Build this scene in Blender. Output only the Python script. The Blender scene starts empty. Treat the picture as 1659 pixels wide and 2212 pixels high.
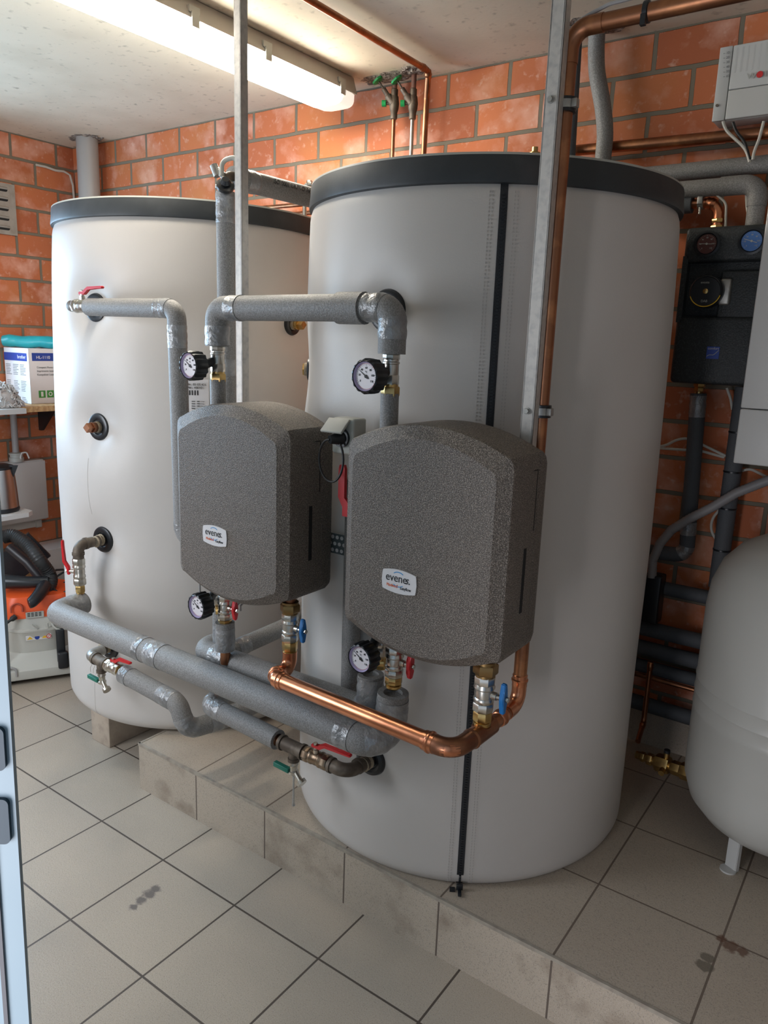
import bpy, bmesh, math, random
from mathutils import Vector, Matrix
random.seed(7)
S = 0.365                       # one floor tile, in metres: everything below is laid out in floor tiles
sc = bpy.context.scene
COL = sc.collection

# ------------------------------------------------------------------ camera
CAM = Vector((7.4193, -3.1401, 5.0368)); YAW, PIT, ROL, F = -0.61277, -0.21893, 0.03582, 1632.02
IW, IH = 1659, 2212
fw = Vector((math.sin(YAW)*math.cos(PIT), math.cos(YAW)*math.cos(PIT), math.sin(PIT)))
r0 = Vector((math.cos(YAW), -math.sin(YAW), 0)); u0 = r0.cross(fw)
rt = r0*math.cos(ROL) + u0*math.sin(ROL); up = -r0*math.sin(ROL) + u0*math.cos(ROL)
cd = bpy.data.cameras.new('camera'); cam = bpy.data.objects.new('camera', cd); COL.objects.link(cam)
M = Matrix((rt, up, -fw)).transposed().to_4x4(); M.translation = CAM*S
cam.matrix_world = M
cd.sensor_fit = 'VERTICAL'; cd.sensor_height = 36; cd.lens = F/IH*36; cd.clip_start = .02
sc.camera = cam

def at(px, py, x=None, y=None, z=None):
    d = fw + rt*((px-IW/2)/F) - up*((py-IH/2)/F)
    if x is not None: t = (x-CAM.x)/d.x
    elif y is not None: t = (y-CAM.y)/d.y
    else: t = (z-CAM.z)/d.z
    return CAM + d*t

# ------------------------------------------------------------------ light, exposure
sc.view_settings.view_transform = 'Standard'; sc.view_settings.look = 'None'
sc.view_settings.exposure = 0.10; sc.view_settings.gamma = 1.0; sc.view_settings.use_curve_mapping = False
w = bpy.data.worlds.new('world'); sc.world = w; w.use_nodes = True
w.node_tree.nodes['Background'].inputs[0].default_value = (.55, .75, 1, 1)
w.node_tree.nodes['Background'].inputs[1].default_value = .5
LAMP_E = 37.0
def area(name, loc, aim, sx, sy, power, color):
    l = bpy.data.lights.new(name, 'AREA'); l.shape = 'RECTANGLE'; l.size = sx*S; l.size_y = sy*S
    l.energy = power; l.color = color
    o = bpy.data.objects.new(name, l); COL.objects.link(o); o.location = Vector(loc)*S
    o.rotation_euler = (Vector(aim)-Vector(loc)).to_track_quat('-Z', 'Y').to_euler()
    return o
area('window_daylight', (-5.9, .8, 5.0), (0, 1.6, 2.6), 3.6, 3.0, 85, (.48, .74, 1))
area('front_fill', (-1.2, -4.0, 4.7), (-.2, 2.0, 1.2), 3.0, 3.2, 40, (.86, .92, 1))  # fill light added from the front left, behind an unseen window
area('doorway_daylight', (4.7, -5.0, 2.4), (5.2, 2.5, 3.6), 2.2, 3.6, 34, (.97, .95, 1))

# ------------------------------------------------------------------ materials
def mat(name, col, rough=.5, metal=0, noise=None, bump=None, spec=None, emit=None, mix=None, bumpd=.002, vor=False, coat=0):
    m = bpy.data.materials.new(name); m.use_nodes = True; nt = m.node_tree; n = nt.nodes; L = nt.links
    b = n['Principled BSDF']; b.inputs['Base Color'].default_value = (*col, 1)
    b.inputs['Roughness'].default_value = rough; b.inputs['Metallic'].default_value = metal
    if spec is not None: b.inputs['Specular IOR Level'].default_value = spec
    if coat: b.inputs['Coat Weight'].default_value = coat
    if emit:
        b.inputs['Emission Color'].default_value = (*emit[0], 1); b.inputs['Emission Strength'].default_value = emit[1]
    tc = n.new('ShaderNodeTexCoord')
    if noise:      # (scale, second colour, low, high)
        t = n.new('ShaderNodeTexNoise'); t.inputs['Scale'].default_value = noise[0]; t.inputs['Detail'].default_value = 6
        L.new(tc.outputs['Object'], t.inputs['Vector'])
        r = n.new('ShaderNodeValToRGB'); r.color_ramp.elements[0].position = noise[2]; r.color_ramp.elements[1].position = noise[3]
        r.color_ramp.elements[0].color = (*col, 1); r.color_ramp.elements[1].color = (*noise[1], 1)
        L.new(t.outputs['Fac'], r.inputs['Fac']); out = r.outputs['Color']
        if mix:    # a second layer: (scale, colour, low, high)
            t2 = n.new('ShaderNodeTexNoise'); t2.inputs['Scale'].default_value = mix[0]; t2.inputs['Detail'].default_value = 3
            L.new(tc.outputs['Object'], t2.inputs['Vector'])
            r2 = n.new('ShaderNodeValToRGB'); r2.color_ramp.elements[0].position = mix[2]; r2.color_ramp.elements[1].position = mix[3]
            L.new(t2.outputs['Fac'], r2.inputs['Fac'])
            mx = n.new('ShaderNodeMixRGB'); mx.inputs[2].default_value = (*mix[1], 1)
            L.new(r2.outputs['Color'], mx.inputs[0]); L.new(out, mx.inputs[1]); out = mx.outputs[0]
        L.new(out, b.inputs['Base Color'])
    if bump:       # (scale, strength)
        if vor:
            t = n.new('ShaderNodeTexVoronoi'); t.inputs['Scale'].default_value = bump[0]; o = t.outputs['Distance']
        else:
            t = n.new('ShaderNodeTexNoise'); t.inputs['Scale'].default_value = bump[0]; t.inputs['Detail'].default_value = 4; o = t.outputs['Fac']
        L.new(tc.outputs['Object'], t.inputs['Vector'])
        bp = n.new('ShaderNodeBump'); bp.inputs['Strength'].default_value = bump[1]; bp.inputs['Distance'].default_value = bumpd
        if vor: bp.invert = True
        L.new(o, bp.inputs['Height']); L.new(bp.outputs[0], b.inputs['Normal'])
    return m

def grid_mat(name, plane, bw, rh, mortar, off, ox, oy, c1, c2, cm, rough, speck=None, bump=.4, eff=None, mbump=.004):
    """bricks or tiles, laid out in floor tiles; plane is the pair of object axes used"""
    m = bpy.data.materials.new(name); m.use_nodes = True; nt = m.node_tree; n = nt.nodes; L = nt.links
    b = n['Principled BSDF']; tc = n.new('ShaderNodeTexCoord')
    sp = n.new('ShaderNodeSeparateXYZ'); L.new(tc.outputs['Object'], sp.inputs[0])
    cb = n.new('ShaderNodeCombineXYZ')
    for k, (ax, o) in enumerate(zip(plane, (ox, oy))):
        ma = n.new('ShaderNodeMath'); ma.operation = 'MULTIPLY_ADD'; ma.inputs[1].default_value = 1/S; ma.inputs[2].default_value = -o
        L.new(sp.outputs[ax], ma.inputs[0]); L.new(ma.outputs[0], cb.inputs[k])
    # a little wobble of the joints
    wn = n.new('ShaderNodeTexNoise'); wn.inputs['Scale'].default_value = 9
    L.new(tc.outputs['Object'], wn.inputs['Vector'])
    va = n.new('ShaderNodeVectorMath'); va.operation = 'MULTIPLY_ADD'
    L.new(wn.outputs['Color'], va.inputs[0]); va.inputs[1].default_value = (.02*bool(eff), .02*bool(eff), 0); L.new(cb.outputs[0], va.inputs[2])
    br = n.new('ShaderNodeTexBrick'); L.new(va.outputs[0], br.inputs['Vector'])
    br.offset = off; br.offset_frequency = 2; br.squash = 1
    br.inputs['Scale'].default_value = 1; br.inputs['Mortar Size'].default_value = mortar; br.inputs['Mortar Smooth'].default_value = .15
    br.inputs['Bias'].default_value = 0; br.inputs['Brick Width'].default_value = bw; br.inputs['Row Height'].default_value = rh
    br.inputs['Color1'].default_value = (*c1, 1); br.inputs['Color2'].default_value = (*c2, 1); br.inputs['Mortar'].default_value = (*cm, 1)
    out = br.outputs['Color']
    def layer(scale, detail, lo, hi, color, amount, out, onbrick=True):
        t = n.new('ShaderNodeTexNoise'); t.inputs['Scale'].default_value = scale; t.inputs['Detail'].default_value = detail
        L.new(tc.outputs['Object'], t.inputs['Vector'])
        mr = n.new('ShaderNodeMapRange'); mr.inputs[1].default_value = lo; mr.inputs[2].default_value = hi; mr.inputs[4].default_value = amount
        L.new(t.outputs['Fac'], mr.inputs[0]); f = mr.outputs[0]
        if onbrick:
            mu = n.new('ShaderNodeMath'); mu.operation = 'MULTIPLY'; iv = n.new('ShaderNodeMath'); iv.operation = 'SUBTRACT'; iv.inputs[0].default_value = 1
            L.new(br.outputs['Fac'], iv.inputs[1]); L.new(f, mu.inputs[0]); L.new(iv.outputs[0], mu.inputs[1]); f = mu.outputs[0]
        mx = n.new('ShaderNodeMixRGB'); L.new(f, mx.inputs[0]); L.new(out, mx.inputs[1]); mx.inputs[2].default_value = (*color, 1)
        return mx.outputs[0]
    for a in (speck or []): out = layer(*a, out)
    for a in (eff or []): out = layer(*a, out)
    L.new(out, b.inputs['Base Color']); b.inputs['Roughness'].default_value = rough
    bp = n.new('ShaderNodeBump'); bp.inputs['Strength'].default_value = bump; bp.inputs['Distance'].default_value = mbump; bp.invert = True
    L.new(br.outputs['Fac'], bp.inputs['Height'])
    b2 = n.new('ShaderNodeBump'); b2.inputs['Strength'].default_value = .25; b2.inputs['Distance'].default_value = .002
    t = n.new('ShaderNodeTexNoise'); t.inputs['Scale'].default_value = 160; L.new(tc.outputs['Object'], t.inputs['Vector'])
    L.new(t.outputs['Fac'], b2.inputs['Height']); L.new(bp.outputs[0], b2.inputs['Normal']); L.new(b2.outputs[0], b.inputs['Normal'])
    return m

BR1, BR2, BRM = (.60, .185, .07), (.42, .12, .05), (.19, .16, .115)
EFF = [(7, 8, .50, .72, (.74, .42, .32), .8), (35, 6, .60, .80, (.75, .55, .45), .6), (3, 2, .5, .75, (.50, .20, .06), .5)]
m_brick_b = grid_mat('brick_back', (0, 2), .815, .39, .024, .5, .1475, .05, BR1, BR2, BRM, .8, eff=EFF, bump=1, mbump=.008)
m_brick_l = grid_mat('brick_left', (1, 2), .815, .39, .024, .5, .5475, .05, BR1, BR2, BRM, .8, eff=EFF, bump=1, mbump=.008)
TSP = [(300, 2, .55, .7, (.16, .14, .12), .55), (420, 2, .55, .68, (.62, .58, .52), .5), (2.2, 4, .45, .8, (.25, .22, .18), .35)]
TC1, TC2, TG = (.46, .385, .30), (.42, .35, .275), (.085, .065, .05)
m_floor = grid_mat('floor_tiles', (0, 1), 1, 1, .010, 0, 0, 0, TC1, TC2, TG, .42, speck=TSP)
m_plint = grid_mat('plinth_tiles', (0, 1), 1, 1, .009, 0, 1.765, 1.63, TC1, TC2, (.17, .13, .10), .5, speck=TSP)
m_plinr = grid_mat('plinth_riser_tiles', (0, 2), 1, 3, .009, 0, 1.765, -1, TC1, TC2, (.13, .1, .08), .5,
                   speck=TSP+[(9, 5, .5, .75, (.17, .12, .08), .6)])
m_ceil = mat('ceiling_concrete', (.66, .60, .48), .9, noise=(26, (.40, .36, .28), .60, .74), mix=(2.5, (.55, .49, .38), .45, .75), bump=(60, .3))
m_paint = mat('painted_wall', (.30, .28, .26), .8)
m_rough = mat('broken_mortar', (.17, .14, .12), .95, noise=(60, (.38, .33, .28), .45, .6), bump=(70, 1), bumpd=.02)
m_jack = mat('white_jacket_vinyl', (.56, .525, .49), .42, noise=(2, (.53, .495, .46), .4, .7), bump=(220, .12), mix=(5, (.42, .39, .36), .72, .85))
m_lid = mat('dark_grey_lid_plastic', (.028, .032, .035), .5, noise=(7, (.055, .06, .064), .45, .8), bump=(300, .1))
m_zip = mat('black_zipper', (.012, .014, .018), .6, bump=(500, .6))
m_stitch = mat('grey_stitches', (.44, .41, .38), .8)
m_foam = mat('grey_pipe_foam', (.185, .178, .170), .55, noise=(300, (.29, .282, .272), .42, .62), bump=(260, .55), bumpd=.0025)
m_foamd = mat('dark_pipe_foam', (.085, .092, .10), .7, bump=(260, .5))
m_tape = mat('silver_duct_tape', (.34, .34, .34), .36, metal=.4, noise=(22, (.20, .20, .20), .4, .7), bump=(34, 1), bumpd=.010)
m_epp = mat('grey_epp_foam', (.085, .068, .054), .5, noise=(400, (.33, .28, .235), .46, .68), mix=(440, (.012, .01, .01), .64, .68), bump=(420, .8), vor=True, bumpd=.0015)
m_eppb = mat('black_epp_foam', (.020, .024, .025), .55, noise=(200, (.045, .05, .052), .5, .7), bump=(200, .8), vor=True, bumpd=.0012)
m_black = mat('black_plastic', (.012, .014, .017), .35)
m_rub = mat('black_rubber', (.012, .013, .015), .30, bump=(30, .2))
m_cop = mat('copper', (.72, .30, .16), .28, metal=1, noise=(9, (.48, .19, .10), .42, .7), bump=(20, .1))
m_copb = mat('aged_copper', (.34, .15, .08), .38, metal=1, noise=(14, (.62, .28, .13), .5, .75))
m_copd = mat('brown_copper', (.27, .12, .07), .4, metal=1, noise=(14, (.40, .19, .10), .45, .7))
m_brass = mat('yellow_brass', (.62, .42, .16), .28, metal=1, noise=(30, (.42, .27, .11), .45, .7))
m_nick = mat('nickel_brass', (.60, .57, .51), .30, metal=1, noise=(20, (.46, .41, .33), .5, .75))
m_iron = mat('weathered_iron', (.11, .085, .065), .6, metal=.5, noise=(25, (.22, .18, .14), .45, .7), bump=(60, .4))
m_galv = mat('galvanised_steel', (.42, .41, .38), .45, metal=.8, noise=(30, (.30, .29, .27), .45, .7), bump=(60, .2))
m_prof = mat('zinc_profile', (.56, .53, .49), .5, metal=.45, noise=(60, (.44, .42, .40), .45, .7), bump=(90, .2))
m_hemp = mat('hemp_sealing', (.36, .29, .20), .95, bump=(120, 1), bumpd=.004)
m_red = mat('red_lever', (.55, .012, .018), .35)
m_blue = mat('blue_handle', (.008, .15, .42), .4)
m_green = mat('green_handle', (.01, .16, .11), .4)
m_greenb = mat('bright_green_handle', (.01, .30, .08), .4)
m_white = mat('white_plastic', (.68, .68, .66), .4)
m_whitm = mat('white_metal_enamel', (.52, .52, .50), .35, noise=(4, (.49, .49, .47), .4, .7))
m_ves = mat('vessel_enamel', (.46, .455, .42), .35, noise=(4, (.44, .435, .40), .4, .7))
m_boil = mat('boiler_enamel', (.62, .62, .60), .35)
m_greyp = mat('grey_plastic', (.42, .42, .38), .45)
m_pvc = mat('grey_pvc', (.33, .32, .31), .4)
m_dial = mat('dial_white', (.78, .74, .76), .4)
m_bezp = mat('violet_bezel', (.42, .36, .55), .3)
m_ink = mat('black_ink', (.02, .02, .02), .6)
m_dialr = mat('dial_red_rim', (.5, .08, .08), .4)
m_orange = mat('orange_plastic', (.78, .10, .02), .4)
m_vacg = mat('pale_grey_plastic', (.50, .49, .44), .45, bump=(300, .1))
m_hose = mat('black_hose', (.02, .02, .02), .45)
m_osb = mat('particle_board', (.42, .25, .11), .7, noise=(45, (.58, .38, .18), .4, .6), bump=(50, .3))
m_teal = mat('teal_bag_film', (.01, .24, .26), .3, noise=(8, (.02, .33, .34), .4, .7), bump=(14, .5), bumpd=.01)
m_navy = mat('navy_bag_film', (.02, .08, .14), .4)
m_cardw = mat('white_card', (.68, .66, .66), .6)
m_cardb = mat('blue_print', (.015, .05, .28), .5)
m_cardg = mat('green_print', (.05, .26, .05), .5)
m_greyink = mat('grey_print', (.22, .22, .22), .6)
m_mop = mat('grey_mop_yarn', (.52, .50, .48), .95)
m_steel = mat('brushed_steel', (.55, .50, .46), .25, metal=1, bump=(90, .1))
m_cab = mat('white_cable', (.55, .53, .47), .5)
m_bcab = mat('black_cable', (.012, .012, .012), .5)
m_hosec = mat('grey_corrugated_hose', (.28, .27, .27), .5)
m_diff = mat('lamp_diffuser', (.9, .9, .88), .3, emit=((1, .93, .80), LAMP_E))
m_diffe = mat('lamp_diffuser_end', (.85, .84, .82), .3, emit=((1, .93, .82), .7))
m_house = mat('lamp_housing', (.42, .39, .35), .5)
m_door = mat('pale_blue_door', (.25, .33, .38), .45, noise=(3, (.22, .30, .35), .4, .7))
m_doorg = mat('door_seal_grey', (.10, .10, .11), .6)
m_lock = mat('dark_blue_lock_keep', (.012, .035, .055), .5)
m_block = mat('concrete_block', (.46, .38, .30), .9, noise=(20, (.36, .29, .23), .45, .7), bump=(80, .5))
m_vent = mat('beige_vent', (.34, .31, .27), .6, noise=(20, (.27, .24, .2), .45, .7))
m_dark = mat('dark_gap', (.01, .01, .01), .8)
m_yel = mat('yellow_print', (.75, .45, .03), .5)
m_bluep = mat('badge_blue', (.05, .30, .62), .5)
m_orp = mat('badge_orange', (.75, .16, .05), .5)
m_redp = mat('red_print', (.6, .03, .03), .5)
m_glass = mat('window_glass', (.9, .95, .95), .02, spec=.5)
m_glass.node_tree.nodes['Principled BSDF'].inputs['Transmission Weight'].default_value = 1
m_icicle = mat('clear_sealant', (.6, .6, .58), .15)
m_icicle.node_tree.nodes['Principled BSDF'].inputs['Transmission Weight'].default_value = .7

def stain(m, spots, color, scale, lo, hi):
    nt = m.node_tree; n = nt.nodes; L = nt.links; b = n['Principled BSDF']; old = b.inputs['Base Color'].links[0].from_socket
    tc = n.new('ShaderNodeTexCoord'); tot = None
    for x, y, z, r in spots:
        vd = n.new('ShaderNodeVectorMath'); vd.operation = 'DISTANCE'; vd.inputs[1].default_value = (x*S, y*S, z*S); L.new(tc.outputs['Object'], vd.inputs[0])
        mr = n.new('ShaderNodeMapRange'); mr.inputs[1].default_value = 0; mr.inputs[2].default_value = r*S; mr.inputs[3].default_value = 1; mr.inputs[4].default_value = 0
        L.new(vd.outputs['Value'], mr.inputs[0])
        if tot is None: tot = mr.outputs[0]
        else:
            mx = n.new('ShaderNodeMath'); mx.operation = 'MAXIMUM'; L.new(tot, mx.inputs[0]); L.new(mr.outputs[0], mx.inputs[1]); tot = mx.outputs[0]
    t = n.new('ShaderNodeTexNoise'); t.inputs['Scale'].default_value = scale; t.inputs['Detail'].default_value = 5; L.new(tc.outputs['Object'], t.inputs['Vector'])
    ad = n.new('ShaderNodeMath'); ad.operation = 'ADD'; L.new(tot, ad.inputs[0]); L.new(t.outputs['Fac'], ad.inputs[1])
    m2 = n.new('ShaderNodeMapRange'); m2.inputs[1].default_value = lo; m2.inputs[2].default_value = hi; m2.inputs[4].default_value = .8; L.new(ad.outputs[0], m2.inputs[0])
    mm = n.new('ShaderNodeMixRGB'); L.new(m2.outputs[0], mm.inputs[0]); L.new(old, mm.inputs[1]); mm.inputs[2].default_value = (*color, 1); L.new(mm.outputs[0], b.inputs['Base Color'])
sp_ = lambda px, py, z, r: (*at(px, py, z=z), r)
stain(m_floor, [sp_(288, 1960, 0, .07), sp_(305, 1945, 0, .10), sp_(322, 1932, 0, .12), sp_(335, 1920, 0, .10)], (.10, .085, .08), 60, .85, 1.2)
stain(m_plint, [sp_(1560, 2028, .5613, .08), sp_(1580, 2045, .5613, .12), sp_(1602, 2055, .5613, .10)], (.12, .05, .025), 50, .85, 1.1)
stain(m_plint, [sp_(1522, 2085, .5613, .10), sp_(1528, 2070, .5613, .09)], (.13, .11, .08), 30, .85, 1.0)

# ------------------------------------------------------------------ shape helpers (all in floor tiles)
V = lambda *a: Vector(a)
X, Y, Z = V(1, 0, 0), V(0, 1, 0), V(0, 0, 1)
def BM(): return bmesh.new()
def frame(d):
    d = Vector(d).normalized(); a = Z if abs(d.z) < .9 else X
    u = d.cross(a).normalized(); return u, d.cross(u).normalized(), d
def box(bm, c, s, R=None, mi=0, bev=0):
    c = Vector(c); R = R or (X, Y, Z); vs = []
    for sx in (-.5, .5):
        for sy in (-.5, .5):
            for sz in (-.5, .5): vs.append(bm.verts.new(c + R[0]*(s[0]*sx) + R[1]*(s[1]*sy) + R[2]*(s[2]*sz)))
    fs = []
    for f in ((0,1,3,2), (4,6,7,5), (0,4,5,1), (2,3,7,6), (0,2,6,4), (1,5,7,3)):
        q = bm.faces.new([vs[i] for i in f]); q.material_index = mi; fs.append(q)
    if bev:
        es = list({e for f in fs for e in f.edges})
        bmesh.ops.bevel(bm, geom=es, offset=bev, segments=3, profile=.5, affect='EDGES')
    return vs
def bbox(bm, a, b, mi=0, bev=0):
    return box(bm, [(a[i]+b[i])/2 for i in range(3)], [abs(b[i]-a[i]) for i in range(3)], mi=mi, bev=bev)
def fillet(pts, R, n=7):
    pts = [Vector(p) for p in pts]; out = [pts[0]]
    for i in range(1, len(pts)-1):
        p = pts[i]; a = pts[i-1]-p; b = pts[i+1]-p; la, lb = a.length, b.length; a.normalize(); b.normalize()
        ang = a.angle(b)
        if ang > 3.1: out.append(p); continue
        t = min(R/math.tan(ang/2), la*.48 if i > 1 else la*.95, lb*.48 if i < len(pts)-2 else lb*.95)
        rr = t*math.tan(ang/2); c = p + (a+b).normalized()*(rr/math.sin(ang/2))
        s, e = p+a*t-c, p+b*t-c
        th = s.angle(e); ax = s.cross(e).normalized()
        for k in range(n+1): out.append(c + Matrix.Rotation(th*k/n, 3, ax) @ s)
    out.append(pts[-1]); return out
def sweep(bm, pts, r, seg=20, open0=0, open1=0, rf=None, cap=True):
    """round tube along pts; open0/open1 = depth of a hollow end (foam round a pipe)"""
    pts = [Vector(p) for p in pts]; n = len(pts); u = None; rings = []; dist = 0
    for i, p in enumerate(pts):
        d = (pts[min(i+1, n-1)] - pts[max(i-1, 0)]).normalized()
        if u is None: u = frame(d)[0]
        else: u = (u - d*u.dot(d)).normalized()
        v = d.cross(u)
        if i: dist += (p-pts[i-1]).length
        rr = rf(dist, i) if rf else r
        rings.append(([bm.verts.new(p + u*(rr*math.cos(2*math.pi*k/seg)) + v*(rr*math.sin(2*math.pi*k/seg))) for k in range(seg)], d))
    for (a, _), (b, _) in zip(rings, rings[1:]):
        for k in range(seg): bm.faces.new((a[k], a[(k+1) % seg], b[(k+1) % seg], b[k]))
    def end(ring, c, d, op, flip):
        if op:
            m1 = [bm.verts.new(c + (v.co-c)*.62) for v in ring]; m2 = [bm.verts.new(v.co + d*op) for v in m1]
            for A, B in ((ring, m1), (m1, m2)):
                for k in range(seg): bm.faces.new((A[k], B[k], B[(k+1) % seg], A[(k+1) % seg]))
            bm.faces.new(m2)
        elif cap: bm.faces.new(ring)
    end(rings[0][0], pts[0], rings[0][1], open0, 0); end(rings[-1][0], pts[-1], -rings[-1][1], open1, 1)
def lathe(bm, prof, o, axis, seg=28, close=True):
    """prof: (radius, distance along axis)"""
    u, v, d = frame(axis); o = Vector(o); rings = []
    for r, h in prof:
        rings.append([bm.verts.new(o + d*h + u*(r*math.cos(2*math.pi*k/seg)) + v*(r*math.sin(2*math.pi*k/seg))) for k in range(seg)])
    for a, b in zip(rings, rings[1:]):
        for k in range(seg): bm.faces.new((a[k], a[(k+1) % seg], b[(k+1) % seg], b[k]))
    if close: bm.faces.new(rings[0]); bm.faces.new(rings[-1])
def hexn(bm, o, axis, r, h, sides=6):
    lathe(bm, [(r*.93, 0), (r, h*.12), (r, h*.88), (r*.93, h)], o, axis, seg=sides)
def prism(bm, pts, d, mi=0):
    """flat outline pts extruded by vector d"""
    a = [bm.verts.new(Vector(p)) for p in pts]; b = [bm.verts.new(Vector(p)+Vector(d)) for p in pts]; n = len(a)
    fs = [bm.faces.new(a), bm.faces.new(b)] + [bm.faces.new((a[k], a[(k+1) % n], b[(k+1) % n], b[k])) for k in range(n)]
    for f in fs: f.material_index = mi
def loft(bm, rings, cap=True):
    R = [[bm.verts.new(Vector(p)) for p in r] for r in rings]; n = len(R[0])
    for a, b in zip(R, R[1:]):
        for k in range(n): bm.faces.new((a[k], a[(k+1) % n], b[(k+1) % n], b[k]))
    if cap: bm.faces.new(R[0]); bm.faces.new(R[-1])
def rrect(w, h, r, n=5):
    o = []
    for cx, cy, a0 in ((w/2-r, h/2-r, 0), (-w/2+r, h/2-r, 90), (-w/2+r, -h/2+r, 180), (w/2-r, -h/2+r, 270)):
        for k in range(n+1):
            a = math.radians(a0+90*k/n); o.append((cx+r*math.cos(a), cy+r*math.sin(a)))
    return o

BASE = {}
def obj(name, bm, m, parent=None, base=None, smooth=True, sharp=35):
    b = Vector(BASE[parent.name]) if parent else Vector(base or (0, 0, 0))
    bmesh.ops.recalc_face_normals(bm, faces=bm.faces[:])
    for v in bm.verts: v.co = (v.co-b)*S
    me = bpy.data.meshes.new(name); bm.to_mesh(me); bm.free()
    for k in (m if isinstance(m, (list, tuple)) else [m]): me.materials.append(k)
    o = bpy.data.objects.new(name, me); COL.objects.link(o)
    if parent: o.parent = parent; BASE[o.name] = b
    else: o.location = b*S; BASE[o.name] = b
    if smooth:
        for p in me.polygons: p.use_smooth = True
        me.set_sharp_from_angle(angle=math.radians(sharp))
    return o
def tag(o, label, cat, group=None):
    o['label'] = label; o['category'] = cat
    if group: o['group'] = group
    return o
def thing(name, base, label, cat, group=None):
    o = bpy.data.objects.new(name, None); COL.objects.link(o); o.location = Vector(base)*S; BASE[o.name] = Vector(base)
    o.empty_display_size = .05
    return tag(o, label, cat, group)
def struct(name, bm, m, smooth=False):
    o = obj(name, bm, m, smooth=smooth); o['kind'] = 'structure'; return o
def solo(name, bm, m, label, cat, base, group=None, smooth=True):
    return tag(obj(name, bm, m, base=base, smooth=smooth), label, cat, group)
def text(name, s, size, o, xd, yd, m, parent, align='LEFT', shear=0, sx=1, depth=.0015):
    cu = bpy.data.curves.new(name, 'FONT'); cu.body = s; cu.size = size; cu.align_x = align; cu.shear = shear; cu.extrude = depth
    tmp = bpy.data.objects.new('tmp', cu); COL.objects.link(tmp)
    dg = bpy.context.evaluated_depsgraph_get(); me = bpy.data.meshes.new_from_object(tmp.evaluated_get(dg))
    bpy.data.objects.remove(tmp)
    xd = Vector(xd).normalized(); yd = Vector(yd).normalized(); zd = xd.cross(yd); b = BASE[parent.name]; o = Vector(o)
    for v in me.vertices: v.co = (o + xd*(v.co.x*sx) + yd*v.co.y + zd*v.co.z - b)*S
    me.name = name; me.materials.clear(); me.materials.append(m)
    ob = bpy.data.objects.new(name, me); COL.objects.link(ob); ob.parent = parent; BASE[ob.name] = b
    return ob

# ------------------------------------------------------------------ the room
HC, YB, XL, XR, YF, HP, YP, XP = 8.227, 5.35, -5.567, 9.6, -3.6, .5613, 1.63, .81
bm = BM(); bbox(bm, (XL-.3, YF-3, -.3), (XR+.3, YB+.4, 0)); struct('floor', bm, m_floor)
bm = BM(); bbox(bm, (XL-.3, YF-.4, HC), (XR+.3, YB+.4, HC+.3)); struct('ceiling', bm, m_ceil)
bm = BM(); bbox(bm, (XL-.3, YB, 0), (XR+.3, YB+.4, HC)); struct('wall_back', bm, m_brick_b)
bm = BM()
for a, b in (((YF, 0), (-.9, HC)), ((2.6, 0), (YB, HC)), ((-.9, 0), (2.6, 3.6)), ((-.9, 6.6), (2.6, HC))):
    bbox(bm, (XL-.3, a[0], a[1]), (XL, b[0], b[1]))
struct('wall_left', bm, m_brick_l)
bm = BM()
for a, b in (((-.9, 3.6), (-.75, 6.6)), ((2.45, 3.6), (2.6, 6.6)), ((-.75, 3.6), (2.45, 3.75)), ((-.75, 6.45), (2.45, 6.6)), ((.8, 3.75), (.9, 6.45))):
    bbox(bm, (XL-.2, a[0], a[1]), (XL-.08, b[0], b[1]))
struct('window_1', bm, m_white)
bm = BM(); bbox(bm, (XR, YF, 0), (XR+.3, YB, HC)); struct('wall_right', bm, m_paint)
bm = BM()   # front wall, with the doorway the photographer stands in
for a_, b_ in (((XL-.3, 0), (-2.8, HC)), ((.4, 0), (3.6, HC)), ((-2.8, 0), (.4, 2.9)), ((-2.8, 6.4), (.4, HC))): bbox(bm, (a_[0], YF-.3, a_[1]), (b_[0], YF, b_[1]))  # includes an unseen opening added to let the front fill in
bbox(bm, (8.6, YF-.3, 0), (XR+.3, YF, HC)); bbox(bm, (3.6, YF-.3, 6.4), (8.6, YF, HC))
struct('wall_front', bm, m_paint)
bm = BM()
for a_, b_ in (((-2.8, 2.9), (-2.68, 6.4)), ((.28, 2.9), (.4, 6.4)), ((-2.68, 2.9), (.28, 3.02)), ((-2.68, 6.28), (.28, 6.4))): bbox(bm, (a_[0], YF-.22, a_[1]), (b_[0], YF-.1, b_[1]))
struct('added_window', bm, m_white)  # frame of the unseen window added for the front fill
# raised plinth
bm = BM(); vs = bbox(bm, (XP, YP, 0), (XR, YB, HP))
bm.normal_update()
for f in bm.faces: f.material_index = 0 if abs(f.normal.z) > .5 else 1
struct('floor_plinth', bm, [m_plint, m_plinr])
bm = BM(); bbox(bm, (XP-.004, YP-.006, HP-.028), (XR, YP+.02, HP+.004)); bbox(bm, (XP-.006, YP, HP-.028), (XP+.02, YB, HP+.004))
struct('trim_1', bm, mat('tile_edge_trim', (.36, .32, .26), .5, noise=(30, (.26, .22, .18), .4, .7)))
bm = BM(); bbox(bm, (XP, YB-.05, HP), (XR, YB, HP+.42)); struct('baseboard_back', bm, m_floor)

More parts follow.
